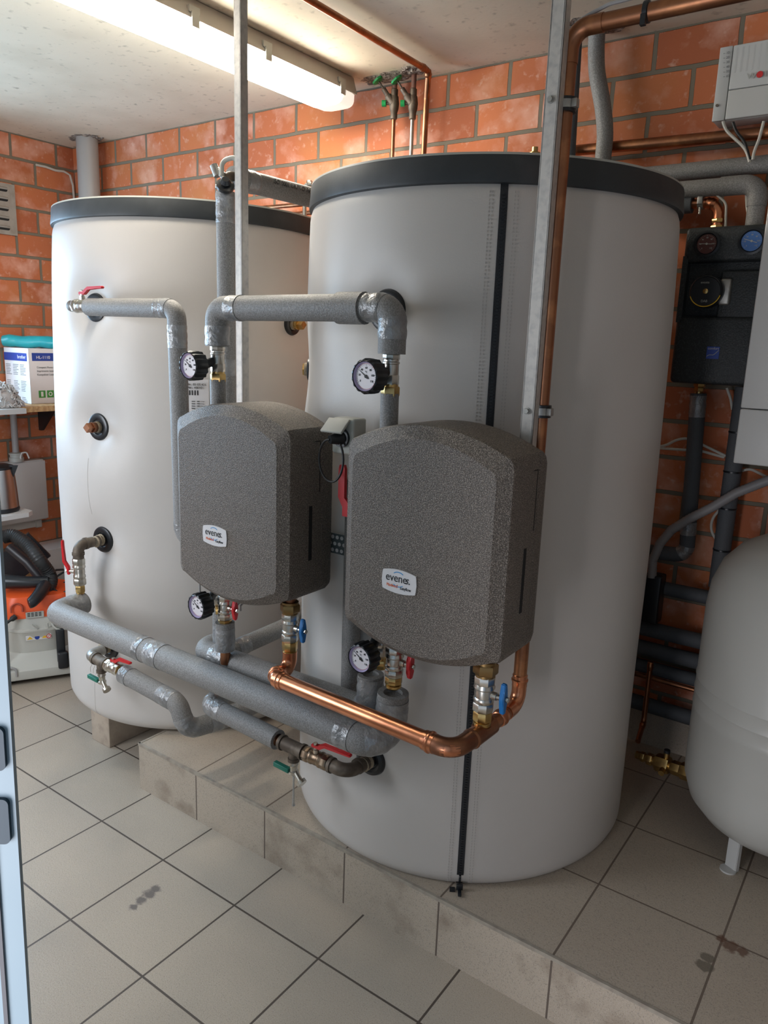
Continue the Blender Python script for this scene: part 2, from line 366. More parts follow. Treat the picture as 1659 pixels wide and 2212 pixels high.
def patch(n, c, rx, ry):
    bm = BM(); N = 22; c = Vector(c)
    def ring(k, dz): return [c + V(rx*k*(1+.25*random.uniform(-1, 1))*math.cos(2*math.pi*i/N), ry*k*(1+.25*random.uniform(-1, 1))*math.sin(2*math.pi*i/N), dz+random.uniform(-.012, .012)) for i in range(N)]
    loft(bm, [ring(1, .01), ring(.85, -.02), ring(.55, -.015), ring(.2, -.03)]); struct('trim_%d' % n, bm, m_rough)
patch(2, (1.45, 5.12, HC), .42, .17); patch(3, (1.85, 5.05, HC), .16, .14); patch(4, (-4.72, 5.05, HC), .33, .22); patch(5, (4.1, 4.9, HC), .36, .26)

# open door leaf beside the camera, its lock edge towards the room
a = CAM + (at(0, 1130, z=0)-CAM).normalized()*2.45; b = CAM + (at(66, 2212, z=0)-CAM).normalized()*3.0
b = at(66, 2212, y=a.y+.02)
d = (a-b).normalized(); T0 = b + d*((0-b.z)/d.z); T1 = b + d*((7.0-b.z)/d.z)
hd = V(-.80, -.60, 0).normalized(); nd = V(.60, -.80, 0).normalized()   # along the visible edge to the left, and out of it
ax = (T1-T0).normalized(); hh = (T1-T0).length; mid = (T0+T1)/2
door = thing('door_1', T0, 'x', 'x'); del door['label']; del door['category']; door['kind'] = 'structure'
bm = BM(); box(bm, mid + hd*.13, (.26, .02, hh), (hd, nd, ax)); box(bm, mid + hd*.98 + nd*-.09, (1.7, .16, hh), (hd, nd, ax))
obj('door_leaf', bm, m_door, door, smooth=False)
bm = BM(); box(bm, mid + hd*.075 + nd*.012, (.014, .012, hh), (hd, nd, ax)); obj('door_seal', bm, m_doorg, door)
for py0, py1 in ((1572, 1662), (1722, 1815)):
    t0 = (at(30, py0, y=a.y).z-T0.z)/ax.z; t1 = (at(30, py1, y=a.y).z-T0.z)/ax.z
    c = T0 + ax*((t0+t1)/2); L_ = abs(t1-t0)
    bm = BM(); prism(bm, [c + hd*(p[0]+.055) + ax*p[1] for p in rrect(.075, L_, .02)], nd*.024); k = obj('lock_keep', bm, m_lock, door)
    bm = BM(); prism(bm, [c + hd*(p[0]+.07) + ax*p[1] + nd*.024 for p in rrect(.03, L_*.7, .008)], nd*.004); obj('lock_slot', bm, m_black, k)

# ------------------------------------------------------------------ ceiling lamp
LX0, LX1, LY0, LY1, LZ = .60, 1.12, .7, 4.93, 8.02
lamp = thing('ceiling_lamp', (.86, 2.8, HC), 'long white fluorescent ceiling lamp with clear plastic diffuser and side clips', 'lamp')
bm = BM(); cx = (LX0+LX1)/2; hw = (LX1-LX0)/2
def lsec(y, k, z0=LZ, zb=7.86):
    o = []
    for i in range(13):
        t = math.pi*i/12; o.append(V(cx - hw*k*math.copysign(abs(math.cos(t))**.45, math.cos(t)), y, z0 - (z0-zb)*k*math.sin(t)**.5))
    return o
loft(bm, [lsec(y, k) for y, k in ((LY0, 1), (LY1-.28, 1))]); obj('diffuser', bm, m_diff, lamp)
bm = BM(); loft(bm, [lsec(y, k) for y, k in ((LY1-.28, 1), (LY1-.1, .98), (LY1-.03, .9), (LY1, .72))]); obj('diffuser_end', bm, m_diffe, lamp)
bm = BM(); loft(bm, [[V(cx-hw*1.04, y, LZ), V(cx+hw*1.04, y, LZ), V(cx+hw*.8, y, HC-.01), V(cx-hw*.8, y, HC-.01)] for y in (LY0, LY1-.02)])
obj('housing', bm, m_house, lamp, smooth=False)
for y in (1.45, 2.35, 3.35, 4.62):
    for sx in (-1, 1):
        bm = BM(); box(bm, (cx+sx*(hw*1.05), y, LZ-.01), (.025, .09, .13)); box(bm, (cx+sx*(hw*.98), y, LZ+.08), (.03, .13, .06)); obj('clip', bm, m_greyp, lamp)

# ------------------------------------------------------------------ buffer tanks
def tank(c, zb, zl, zt, rb, rm, rl, ports, name_label, band, zipang=None):
    t = thing('buffer_tank', (c[0], c[1], zb-.05), name_label, 'tank')
    NA, NH = 220, 110; bm = BM(); rings = []
    h = zl-zb
    def rad(a, z):
        k = (z-zb)/h; r = rb + (rm-rb)*min(1, k*2) if k < .5 else rm + (rl-rm)*max(0, (k-.5)*2)**2.2
        r -= .07*max(0, 1-(z-zb)/.12)**2 + .02*max(0, 1-(zl-z)/.10)**2
        r += .006*math.sin(3*a+z)*math.sin(1.7*z)
        for pa, pz, dep in ports:
            da = (a-pa+math.pi) % (2*math.pi)-math.pi; q = ((da*r)**2+(z-pz)**2)/(.26**2); q2 = ((da*r)**2/(.5**2)+(z-pz)**2/(.35**2))
            r -= dep*1.25*math.exp(-q) + dep*.55*math.exp(-q2)
        return r
    for j in range(NH+1):
        z = zb + h*j/NH
        rings.append([V(c[0]+rad(2*math.pi*i/NA, z)*math.cos(2*math.pi*i/NA), c[1]+rad(2*math.pi*i/NA, z)*math.sin(2*math.pi*i/NA), z) for i in range(NA)])
    loft(bm, rings); obj('jacket', bm, m_jack, t)
    bm = BM(); lathe(bm, [(rl*.90, 0), (rl*.90, .06)], (c[0], c[1], zb-.05), Z, 96); obj('base_ring', bm, m_dark, t)
    bm = BM(); H = zt-zl
    lathe(bm, [(rl-.01, -.005), (rl+.018, 0), (rl+.022, .02), (rl+.012, H*.5), (rl+.008, H-.02), (rl+.002, H-.003), (rl-.03, H), (rl-.06, H-.03), (rl-.1, H-.03)], (c[0], c[1], zl), Z, 160)
    lid = obj('lid', bm, m_lid, t)
    bm = BM(); lathe(bm, [(rl+.0075, H-.014), (rl+.0035, H+.002), (rl-.006, H+.003), (rl-.006, H-.014)], (c[0], c[1], zl), Z, 160, close=False); obj('lid_edge', bm, m_greyp, lid)
    t['r'] = 0; del t['r']
    return t, rad
def pol(c, a, r, z): return V(c[0]+r*math.cos(a), c[1]+r*math.sin(a), z)
def rosette(t, c, a, r, z, R=.125, plug=None, pl=1):
    n = V(math.cos(a), math.sin(a), 0); o = pol(c, a, r, z)
    bm = BM(); lathe(bm, [(R*.98, -.03), (R, .012), (R*.92, .04), (R*.72, .05), (R*.55, .042), (R*.5, .03)], o, n, 40); ro = obj('port_rosette', bm, m_rub, t)
    if plug:
        bm = BM(); lathe(bm, [(.058, .02), (.062, .04), (.058, .075)], o, n, 20); obj('hemp_ring', bm, m_hemp, ro)
        bm = BM(); lathe(bm, [(.056, .05), (.056, .05+.07*pl)], o, n, 24); hexn(bm, o+n*(.05+.065*pl), n, .052, .075*pl, 4); obj('plug', bm, plug, ro)
    else:
        bm = BM(); lathe(bm, [(.05, 0), (.05, .09), (.062, .09), (.062, .13), (.05, .13)], o, n, 24); obj('nipple', bm, m_nick if z > 3 else m_iron, ro)
        bm = BM()
        for k in range(5): lathe(bm, [(.050, 0), (.066-.004*(k % 2), .008), (.052, .018)], o+n*(.05+.018*k)+V(0, 0, random.uniform(-.005, .005)), n, 14)
        obj('hemp_ring', bm, m_hemp, ro)
    return o
A = math.radians
def cyl_at(px, py, c, r):
    d = fw + rt*((px-IW/2)/F) - up*((py-IH/2)/F); o = CAM - V(c[0], c[1], 0)
    a = d.x**2+d.y**2; b = 2*(o.x*d.x+o.y*d.y); cc = o.x**2+o.y**2-r*r
    t = (-b-math.sqrt(b*b-4*a*cc))/2/a; P = CAM+d*t; return math.atan2(P.y-c[1], P.x-c[0]), P.z
CL, CR = (-.023, 3.304), (3.988, 3.24)
aL, aR = A(-83.2), A(-89.7)
PZ = (5.30, 4.05, 2.79, 1.51)
tl, radL = tank(CL, .60, 6.20, 6.385, 1.66, 1.668, 1.575, [(aL, z, .07) for z in PZ] + [(A(.4), 5.21, .05)],
                'left white round buffer tank with dark grey lid, brass plug in its side', 0)
for z in PZ: rosette(tl, CL, aL, radL(aL, z)+.005, z, R=.155, plug=m_copd if z == 4.05 else None)
rosette(tl, CL, A(.4), radL(A(.4), 5.21)+.005, 5.21, R=.12, plug=m_brass)
bm = BM()
for px, y0_, y1_ in ((187, 990, 1110), (203, 1470, 1562)):
    a_, za_ = cyl_at(px, y0_, CL, 1.665); a2, zb_ = cyl_at(px, y1_, CL, 1.665)
    loft(bm, [[pol(CL, a_-.0012, radL(a_, z)-.01, z), pol(CL, a_-.0012, radL(a_, z)+.0015, z), pol(CL, a_+.0012, radL(a_, z)+.0015, z), pol(CL, a_+.0012, radL(a_, z)-.01, z)] for z in [zb_+(za_-zb_)*k/12 for k in range(13)]])
obj('jacket_seam', bm, m_stitch, tl)
# label on the left tank (shown between the pipes)
def cyl_card(t, c, r, a0, a1, z0, z1, m, name, th=.004):
    bm = BM(); n = 12; rr = []
    for k in range(n+1):
        a = a0+(a1-a0)*k/n; rr.append([pol(c, a, r, z0), pol(c, a, r, z1), pol(c, a, r+th, z1), pol(c, a, r+th, z0)])
    loft(bm, rr); return obj(name, bm, m, t)
pl = at(405, 820, y=2.0); aLab = math.atan2(-1, .52)
# angle of the label on the jacket, from the sight line just right of the vertical pipe
a0, z1 = cyl_at(385, 818, CL, 1.67); a1, z0 = cyl_at(452, 900, CL, 1.67)
rl_ = 1.682
card = cyl_card(tl, CL, rl_, a0, a1, z0-.1, z1, m_cardw, 'rating_label')
def cyl_text(s, px, py, size, parent, name='label_print'):
    a, z = cyl_at(px, py, CL, rl_); p = pol(CL, a, rl_+.006, z)
    text(name, s, size, p, V(-math.sin(a), math.cos(a), 0), Z, m_ink, parent)
cyl_text('Mat.-Nr.: 81 05.426', 388, 832, .034, card); cyl_text('Serie-Nr.: 400101', 388, 839, .034, card)
bm = BM(); a, z = cyl_at(404, 848, CL, rl_)
for k in range(22):
    if (k*7) % 5 in (0, 2, 3): box(bm, pol(CL, a+k*.0032, rl_+.005, z+.0), (.003, .003, .05))
obj('label_barcode', bm, m_ink, card)
for k in range(4): cyl_text('Inhalt   1000 l  3 bar', 414, 868+k*5, .016, card)

tr, radR = tank(CR, .565, 6.152, 6.348, 1.643, 1.653, 1.60, [(aR, 5.28, .05), (aR, 1.54, .05), (A(-143), 4.78, .03), (A(-89.7), 4.05, .02)],
                'large white round buffer tank with black zip down its front, nearest the camera', 0)
rosette(tr, CR, aR, radR(aR, 5.28)+.004, 5.28, R=.165)
rosette(tr, CR, aR, radR(aR, 1.54)+.004, 1.54, R=.15)
rosette(tr, CR, A(-143), radR(A(-143), 4.78)-.01, 4.78, R=.11, plug=m_brass, pl=.3)
# zip
za = A(-58.8); bm = BM(); rr = []
for k in range(41):
    z = .57 + (6.15-.57)*k/40; r = radR(za, z)
    rr.append([pol(CR, za-.017, r-.01, z), pol(CR, za-.017, r+.008, z), pol(CR, za+.017, r+.008, z), pol(CR, za+.017, r-.01, z)])
loft(bm, rr); zp = obj('zip', bm, m_zip, tr)
bm = BM()
for k in range(240):
    z = .6+5.5*k/240; box(bm, pol(CR, za, radR(za, z)+.010, z), (.018, .008, .012), (V(-math.sin(za), math.cos(za), 0), V(math.cos(za), math.sin(za), 0), Z))
o = obj('zip_teeth', bm, m_black, zp); o['kind'] = 'stuff'
bm = BM()
for da in (-.062, -.048, .048, .062):
    for k in range(210):
        z = .6+5.52*k/210; r = radR(za+da, z)
        box(bm, pol(CR, za+da, r+.001, z), (.004, .006, .013), (V(-math.sin(za), math.cos(za), 0), V(math.cos(za), math.sin(za), 0), Z))
o = obj('stitching', bm, m_stitch, tr); o['kind'] = 'stuff'
bm = BM(); p = pol(CR, za, 1.668, .60); zr = (V(-math.sin(za), math.cos(za), 0), V(math.cos(za), math.sin(za), 0), Z)
box(bm, p, (.055, .03, .05), zr, bev=.006); box(bm, p+zr[1]*.05-Z*.022, (.03, .07, .014), zr, bev=.004); box(bm, p-zr[0]*.06-Z*.03, (.045, .05, .010), zr); obj('zip_pull', bm, m_black, tr)

# concrete blocks under the left tank
bm = BM(); c0 = at(240, 1617, z=0)
bbox(bm, (-.56, 1.93, 0), (-.19, 2.6, .549), bev=.01)
solo('support_block', bm, m_block, 'pale concrete block standing under the left tank on the floor tiles', 'block', (-.37, 2.2, 0))

# ------------------------------------------------------------------ pipes
def run(name, pts, r, m, label, cat='pipe', bend=None, seg=24, tapes=(), open0=0, open1=0, group=None, inner=None, collars=(), cm=None):
    P = fillet(pts, bend if bend is not None else r*1.25)
    # resample for tape bands
    base = V(*pts[0]); t = thing(name, base, label, cat, group)
    bm = BM(); sweep(bm, P, r, seg, open0, open1); body = obj('foam_sleeve' if 'insulated' in name else 'tube', bm, m, t)
    cum = [0]
    for a_, b_ in zip(P, P[1:]): cum.append(cum[-1]+(b_-a_).length)
    tot = cum[-1]
    def pos(s):
        s = max(0, min(tot, s))
        for i in range(len(P)-1):
            if s <= cum[i+1]+1e-9: return P[i].lerp(P[i+1], (s-cum[i])/max(1e-9, cum[i+1]-cum[i])), (P[i+1]-P[i]).normalized()
        return P[-1], (P[-1]-P[-2]).normalized()
    for s0, s1 in tapes:
        if s0 < 0: s0 += tot
        if s1 <= 0: s1 += tot
        bm = BM(); n = max(3, int((s1-s0)/.025))
        sweep(bm, [pos(s0+(s1-s0)*k/n)[0] for k in range(n+1)], r*1.03, 28, rf=lambda dd, i: r*(1.035+.022*math.sin(i*2.3)+.012*math.sin(i*5.1)))
        obj('tape_band', bm, m_tape, t)
    for s in collars:
        if s < 0: s += tot
        p, dd = pos(s); bm = BM(); lathe(bm, [(r, -.045), (r*1.14, -.04), (r*1.14, -.01), (r*1.26, .0), (r*1.26, .012), (r*1.12, .02), (r*1.12, .045), (r, .05)], p, dd, 24)
        obj('press_collar', bm, cm or m, t)
    return t

m1 = 'insulated_pipe'
# top crossing between the two stations
t = run(m1, [(2.63, 1.22, 4.97), (2.63, 1.22, 5.27), (4.37, 1.22, 5.28), (4.37, 1.22, 4.97)], .097, m_foam,
    'thick grey foam-covered pipe bridging above both pump stations with taped elbows', tapes=((.01, .16), (.42, .54), (1.52, 1.66), (1.78, 1.93), (-.24, -.1)), bend=.10)
bm = BM(); sweep(bm, [(4.01, 1.22, 5.28), (4.0, 1.52, 5.28)], .08); obj('branch_sleeve', bm, m_foam, t)
bm = BM(); sweep(bm, [(3.90, 1.22, 5.275), (4.13, 1.22, 5.275)], .112); obj('tee_sleeve', bm, m_foam, t)
# left high port pipe
run(m1, [(.52, 1.46, 5.29), (1.84, 1.46, 5.28), (1.86, 1.46, 3.2), (2.33, 1.46, 3.1)], .085, m_foam,
    'grey foam pipe running right from the top port of the left tank then down', tapes=((1.08, 1.24), (1.42, 1.62), (3.24, 3.30)), bend=.11)
# tall pipe and top run between the tanks
run(m1, [(2.16, 1.76, 2.4), (2.16, 1.76, 6.28)], .082, m_foam, 'tall upright grey foam pipe standing between the two tanks', tapes=((2.3, 2.45), (-.26, -.01)), open1=.02)
t = run(m1, [(2.14, 1.86, 6.42), (2.15, 4.9, 6.44)], .095, m_foam, 'grey foam pipe with printed lettering running back over the gap between the tanks', tapes=((.14, .28),))
tx = V(0, 1, 0); text('sleeve_print', 'ISO  9001  UNI  VO  MM  OX 13', .06, V(2.24, 2.28, 6.44), tx, Z, m_ink, t, sx=.85)
# fittings on top of the tall pipe
t = thing('pipe_coupling', (2.16, 1.76, 6.27), 'shiny clamp coupling and black knob on top of the tall foam pipe', 'pipe fitting')
bm = BM(); sweep(bm, fillet([(2.16, 1.76, 6.24), (2.16, 1.76, 6.42), (2.15, 1.95, 6.43)], .08), .04); obj('tube', bm, m_iron, t)
bm = BM(); lathe(bm, [(.05, 0), (.075, .01), (.078, .04), (.05, .05)], (2.2, 1.72, 6.3), V(.5, -.4, .5)); lathe(bm, [(.03, .05), (.05, .07), (.03, .1)], (2.2, 1.72, 6.3), V(.5, -.4, .5)); obj('knob', bm, m_black, t)
bm = BM(); box(bm, (2.12, 1.74, 6.44), (.1, .05, .05), (V(.8, 0, -.6), Y, V(.6, 0, .8)), bev=.01); box(bm, (2.20, 1.74, 6.37), (.13, .06, .03), (V(.8, 0, -.6), Y, V(.6, 0, .8)), bev=.008)
sweep(bm, [(2.12, 1.7, 6.32), (2.24, 1.69, 6.29)], .02); sweep(bm, [(2.06, 1.72, 6.50), (2.1, 1.73, 6.41)], .035); obj('clamp', bm, m_galv, t)
bm = BM(); sweep(bm, fillet([(2.16, 1.72, 6.40), (2.14, 1.74, 6.53), (2.26, 1.78, 6.56), (2.32, 1.82, 6.45)], .06), .02); obj('loop_bracket', bm, m_greyp, t)

# long lower pipe and its riser under the right station
run(m1, [(4.47, 1.26, 2.46), (4.46, 1.26, 2.14), (4.40, 1.07, 2.10), (.20, 1.09, 2.12), (.17, 1.46, 2.12)], .12, m_foam,
    'long thick grey foam pipe slanting across both tanks at knee height', tapes=((.05, .5), (.60, .74), (2.86, 3.04), (3.12, 3.20), (-.24, -.02)), bend=.125, open0=.03)
# middle pipe M
t = run(m1, [(4.22, 1.31, 2.52), (4.22, 1.31, 2.21), (2.22, 1.31, 2.18), (2.28, 1.56, 2.19)], .103, m_foam,
    'grey foam pipe running behind the bare copper pipe, second of the low runs', tapes=((.02, .26), (1.86, 2.04)), bend=.125, open0=.03)
run(m1, [(2.40, 1.44, 2.13), (2.46, 2.25, 2.19), (2.08, 3.0, 2.2), (2.0, 4.6, 2.2)], .085, m_foam, 'grey foam pipe going back between the tanks with a torn strip of tape', tapes=((.16, .30),))
run(m1, [(2.40, 1.42, 2.24), (2.40, 1.42, 2.60)], .07, m_foam, 'short grey foam sleeve behind the silver taped one under the left station', tapes=((.0, .2),))
t = run(m1, [(2.68, 1.22, 2.33), (2.68, 1.22, 2.59)], .085, m_foam, 'short silver-taped foam sleeve under the left station red-handled valve', tapes=((.01, .21),), open1=.03)
bm = BM(); sweep(bm, [(2.68, 1.22, 2.20), (2.68, 1.22, 2.36)], .045); obj('copper_end', bm, m_copb, t)
# pipe behind: down from behind the right box, then left and back
run(m1, [(3.88, 1.49, 4.0), (3.88, 1.49, 2.0), (2.0, 1.50, 1.93), (2.0, 2.6, 1.93)], .076, m_foam, 'dark-looking grey foam pipe coming down behind the right station then running left', bend=.12)
# lowest left run from the bottom port of the left tank
run(m1, [(.84, 1.46, 1.47), (1.72, 1.46, 1.41), (1.84, 1.46, 1.15), (1.93, 1.9, 1.13), (1.98, 4.2, 1.13)], .098, m_foam,
    'grey foam pipe leaving the lowest port of the left tank, dropping in a taped bend', tapes=((.0, .12), (.62, .82), (1.02, 1.22), (1.36, 1.5)), bend=.14)
# bottom run of the right tank
run(m1, [(2.32, 2.0, 1.60), (2.22, 1.38, 1.60), (3.20, 1.35, 1.575)], .090, m_foam,
    'short grey foam pipe ending at iron fittings low beside the right tank', tapes=((.42, .60), (.64, .82)), bend=.12, open1=.03)
# stubs into the box tops
for x_, lab in ((4.37, 'right'), (2.63, 'left')):
    run(m1, [(x_, 1.22, 4.25), (x_-.003, 1.22, 4.70)], .065, m_foam, 'short grey foam stub entering the top of the %s pump station' % lab, open1=.02)

# ------------------------------------------------------------------ valves
def valve(base, axis, stem, L, label, hm, body=m_nick, r=.055, lever=None, sh=1, tee=True, cat='valve', ends=(True, True), levdir=None, group=None):
    """base = bottom end; axis along the pipe; stem = direction of the spindle"""
    t = thing('ball_valve', base, label, cat, group); a = Vector(axis).normalized(); s = Vector(stem).normalized(); o = Vector(base)
    bm = BM()
    lathe(bm, [(r*.8, L*.05), (r*1.0, L*.26), (r*1.08, L*.30), (r*1.08, L*.36), (r*.98, L*.40), (r*1.02, L*.5), (r*.98, L*.62), (r*1.12, L*.66), (r*1.12, L*.7), (r*.8, L*.9)], o, a, 28)
    hexn(bm, o, a, r*1.12, L*.24, 8); hexn(bm, o+a*L*.76, a, r*1.12, L*.24, 8)
    obj('body', bm, body, t)
    c = o + a*L*.5
    bm = BM(); lathe(bm, [(r*.42, r*.7), (r*.42, r*1.5*sh), (r*.30, r*1.55*sh), (r*.30, r*1.95*sh)], c, s, 20); obj('spindle', bm, m_nick, t)
    if tee:
        h = c + s*r*1.95; side = a.cross(s); bm = BM(); w2, hl = r*.42, tee if tee is not True else .105
        pr = [(-w2*.55, -hl), (w2*.55, -hl), (w2*.8, -hl*.5), (w2*1.25, -hl*.12), (w2*1.25, hl*.12), (w2*.8, hl*.5), (w2*.55, hl), (-w2*.55, hl), (-w2*.8, hl*.5), (-w2*1.25, hl*.12), (-w2*1.25, -hl*.12), (-w2*.8, -hl*.5)]
        prism(bm, [h + side*p[0] + a*p[1] for p in pr], s*.036)
        bmesh.ops.bevel(bm, geom=bm.edges[:], offset=.006, segments=2, affect='EDGES')
        hd_ = obj('handle', bm, hm, t)
        bm = BM(); hexn(bm, h+s*.036, s, .019, .02); obj('nut', bm, m_nick, hd_)
    else:
        ld = Vector(levdir or a).normalized(); h = c + s*r*1.75*sh; side = ld.cross(s); LL = lever
        pr = [(-.04, 0), (.05, 0), (.11, .05), (LL, .055), (LL+.01, .067), (LL, .08), (.10, .076), (.035, .028), (-.04, .028)]
        bm = BM(); prism(bm, [h + ld*p[0] + s*p[1] - side*.019 for p in pr], side*.038)
        bmesh.ops.bevel(bm, geom=bm.edges[:], offset=.005, segments=2, affect='EDGES')
        hd_ = obj('lever', bm, hm, t)
        bm = BM(); hexn(bm, h+s*.028, s, .02, .018); obj('nut', bm, m_nick, hd_)
    return t
def nut(t, o, axis, r, h, m=m_brass, name='union_nut', sides=6):
    bm = BM(); lathe(bm, [(r*.8, -h*.25), (r*.8, 0)], o, axis, 20); hexn(bm, o, axis, r, h, sides); lathe(bm, [(r*.85, h), (r*.85, h*1.3)], o, axis, 20); return obj(name, bm, m, t)

# upper valves with thermometers
for x_, lab in ((4.37, 'right'), (2.63, 'left')):
    t = thing('ball_valve', (x_, 1.22, 4.70), 'nickel valve body with brass nut above the %s pump station' % lab, 'valve')
    o = V(x_, 1.22, 4.70); bm = BM(); r = .055
    lathe(bm, [(r*.85, .08), (r*.9, .12), (r*1.0, .13), (r*1.0, .2), (r*1.08, .205), (r*1.08, .215), (r, .22), (r, .24)], o, Z, 28); hexn(bm, o+Z*.06, Z, r*1.1, .07, 8); hexn(bm, o+Z*.23, Z, r*1.1, .05, 8)
    obj('body', bm, m_nick, t)
    nut(t, o-Z*.02, Z, .066, .07)
    bm = BM(); sweep(bm, [o+Z*.26, o+Z*.33], .042, 18); obj('threaded_end', bm, m_brass if lab == 'left' else m_black, t)
# lower valves: heights read off at the plane each one stands in
def zat(px, py, y): return at(px, py, y=y).z
def vz(px, top, bot, y): a_, b_ = zat(px, top, y), zat(px, bot, y); return b_, a_-b_
def bottom_valve(px, x_, y, ntop, vtop, vbot, bbot, label, hm, r, tee, un=None):
    zb_, L_ = vz(px, vtop, vbot, y); t = valve((x_, y, zb_), Z, X, L_, label, hm, r=r, tee=tee)
    z2 = zat(px, bbot, y); bm = BM(); h = zb_-z2
    lathe(bm, [(r*.8, 0), (r*.95, h*.12), (r*.95, h*.3), (r*.8, h*.36)], (x_, y, z2), Z, 24); hexn(bm, (x_, y, z2+h*.38), Z, r*1.04, h*.6, 8); obj('brass_union', bm, m_brass, t)
    zt_ = zb_+L_
    if ntop:
        zn = zat(px, ntop, y); nut(t, V(x_, y, zt_+(zn-zt_)*.15), Z, r*1.32, (zn-zt_)*.8, un)
    bm = BM(); lathe(bm, [(r*.7, 0), (r*.7, .5)], (x_, y, zt_-.03), Z); obj('tail_pipe', bm, m_copb if ntop else m_brass, t)
    return t
m_brz = mat('bronze', (.30, .19, .08), .4, metal=1)
ZB = zat(1047, 1570, 1.2)
bottom_valve(845, 4.47, 1.26, None, 1392, 1458, 1484, 'nickel ball valve with red butterfly handle under the right station', m_red, .064, .1)
bottom_valve(483, 2.68, 1.22, None, 1284, 1336, 1348, 'nickel ball valve with red butterfly handle under the left station', m_red, .056, .09)
bottom_valve(1047, 5.26, 1.20, 1430, 1458, 1535, 1570, 'nickel ball valve with blue handle, at the right end of the copper pipe', m_blue, .066, .11, m_brz)
bottom_valve(627, 3.47, 1.20, 1303, 1324, 1384, 1416, 'nickel ball valve with blue handle, at the left end of the copper pipe', m_blue, .062, .1, m_brz)
for x_, lab in ((4.25, 'right'), (2.42, 'left')):
    t = valve((x_, 1.40, 2.66), Z, Y, .3, 'half-hidden valve behind the red-handled one under the %s station' % lab, m_black, tee=.05); nut(t, V(x_, 1.40, 2.56), Z, .052, .06, m_brass)
# port valves with levers
t = valve((.29, 1.46, 5.30), X, Z, .26, 'brass ball valve with red lever at the top port of the left tank', m_red, r=.062, tee=False, lever=.34)
bm = BM(); sweep(bm, fillet([(.29, 1.46, 5.30), (.19, 1.46, 5.30), (.175, 1.62, 5.30)], .07), .056); obj('elbow', bm, m_iron, t)
t = valve((.17, 1.42, 2.34), Z, V(-.86, -.5, 0), .30, 'nickel ball valve with upright red lever beside the vacuum cleaner', m_red, r=.060, tee=False, lever=.34, levdir=Z)
bm = BM(); sweep(bm, fillet([(.17, 1.42, 2.62), (.17, 1.42, 2.79), (.17, 1.60, 2.79)], .085), .058)
lathe(bm, [(.066, 0), (.066, .03)], (.17, 1.42, 2.68), Z); lathe(bm, [(.066, 0), (.066, .03)], (.17, 1.50, 2.79), Y); obj('elbow', bm, m_iron, t)
nut(t, V(.17, 1.42, 2.26), Z, .055, .07); bm = BM(); sweep(bm, [(.17, 1.42, 2.12), (.17, 1.42, 2.26)], .042); obj('copper_end', bm, m_copb, t)
t = valve((.55, 1.46, 1.49), X, Z, .22, 'brass ball valve with red lever at the lowest port of the left tank', m_red, r=.062, tee=False, lever=.30, sh=.62)
nut(t, V(.77, 1.46, 1.48), X, .056, .06)
t = thing('iron_tee', (.3, 1.46, 1.50), 'weathered iron elbow and tee at the lowest port of the left tank', 'pipe fitting')
bm = BM(); sweep(bm, fillet([(.20, 1.64, 1.51), (.21, 1.46, 1.51), (.30, 1.46, 1.51)], .075), .06); obj('elbow', bm, m_galv, t)
bm = BM(); sweep(bm, [(.32, 1.46, 1.505), (.54, 1.46, 1.49)], .062); lathe(bm, [(.07, 0), (.07, .03)], (.32, 1.46, 1.505), X); lathe(bm, [(.07, 0), (.07, .03)], (.51, 1.46, 1.495), X)
sweep(bm, [(.43, 1.46, 1.49), (.43, 1.46, 1.37)], .05); lathe(bm, [(.056, 0), (.056, .03)], (.43, 1.46, 1.37), Z); obj('tee', bm, m_iron, t)
bm = BM()
for k in range(4): lathe(bm, [(.055, 0), (.066, .008), (.055, .016)], (.295+.012*k, 1.46, 1.505), X, 12); lathe(bm, [(.055, 0), (.066, .008), (.055, .016)], (.535+.01*k, 1.46, 1.49), X, 12)
for k in range(3): sweep(bm, [(.30+.05*k, 1.44, 1.45), (.28+.06*k, 1.42, 1.39), (.30+.05*k, 1.41, 1.35)], .002, 5)
obj('hemp_ring', bm, m_hemp, t)
def drain(o, label, sgn=1):
    o = Vector(o); t = thing('drain_cock', o, label, 'valve')
    bm = BM(); lathe(bm, [(.04, 0), (.045, -.03), (.036, -.04), (.036, -.09), (.045, -.095), (.045, -.12), (.03, -.13)], o, Z, 18); obj('body', bm, m_nick, t)
    bm = BM(); sweep(bm, [o+V(.02, 0, -.1), o+V(.10, -.02, -.15)], .024); lathe(bm, [(.045, 0), (.045, .03)], o+V(.10, -.02, -.15), V(.8, -.1, -.5), 20); obj('outlet_cap', bm, m_nick, t)
    bm = BM(); box(bm, o+V(-.11, -.03, -.085), (.17, .045, .045), (V(1, .05, -.08).normalized(), Y, Z), bev=.006); obj('handle', bm, m_green, t)
    return t
drain((.43, 1.46, 1.36), 'drain cock with green handle under the left tank fittings')
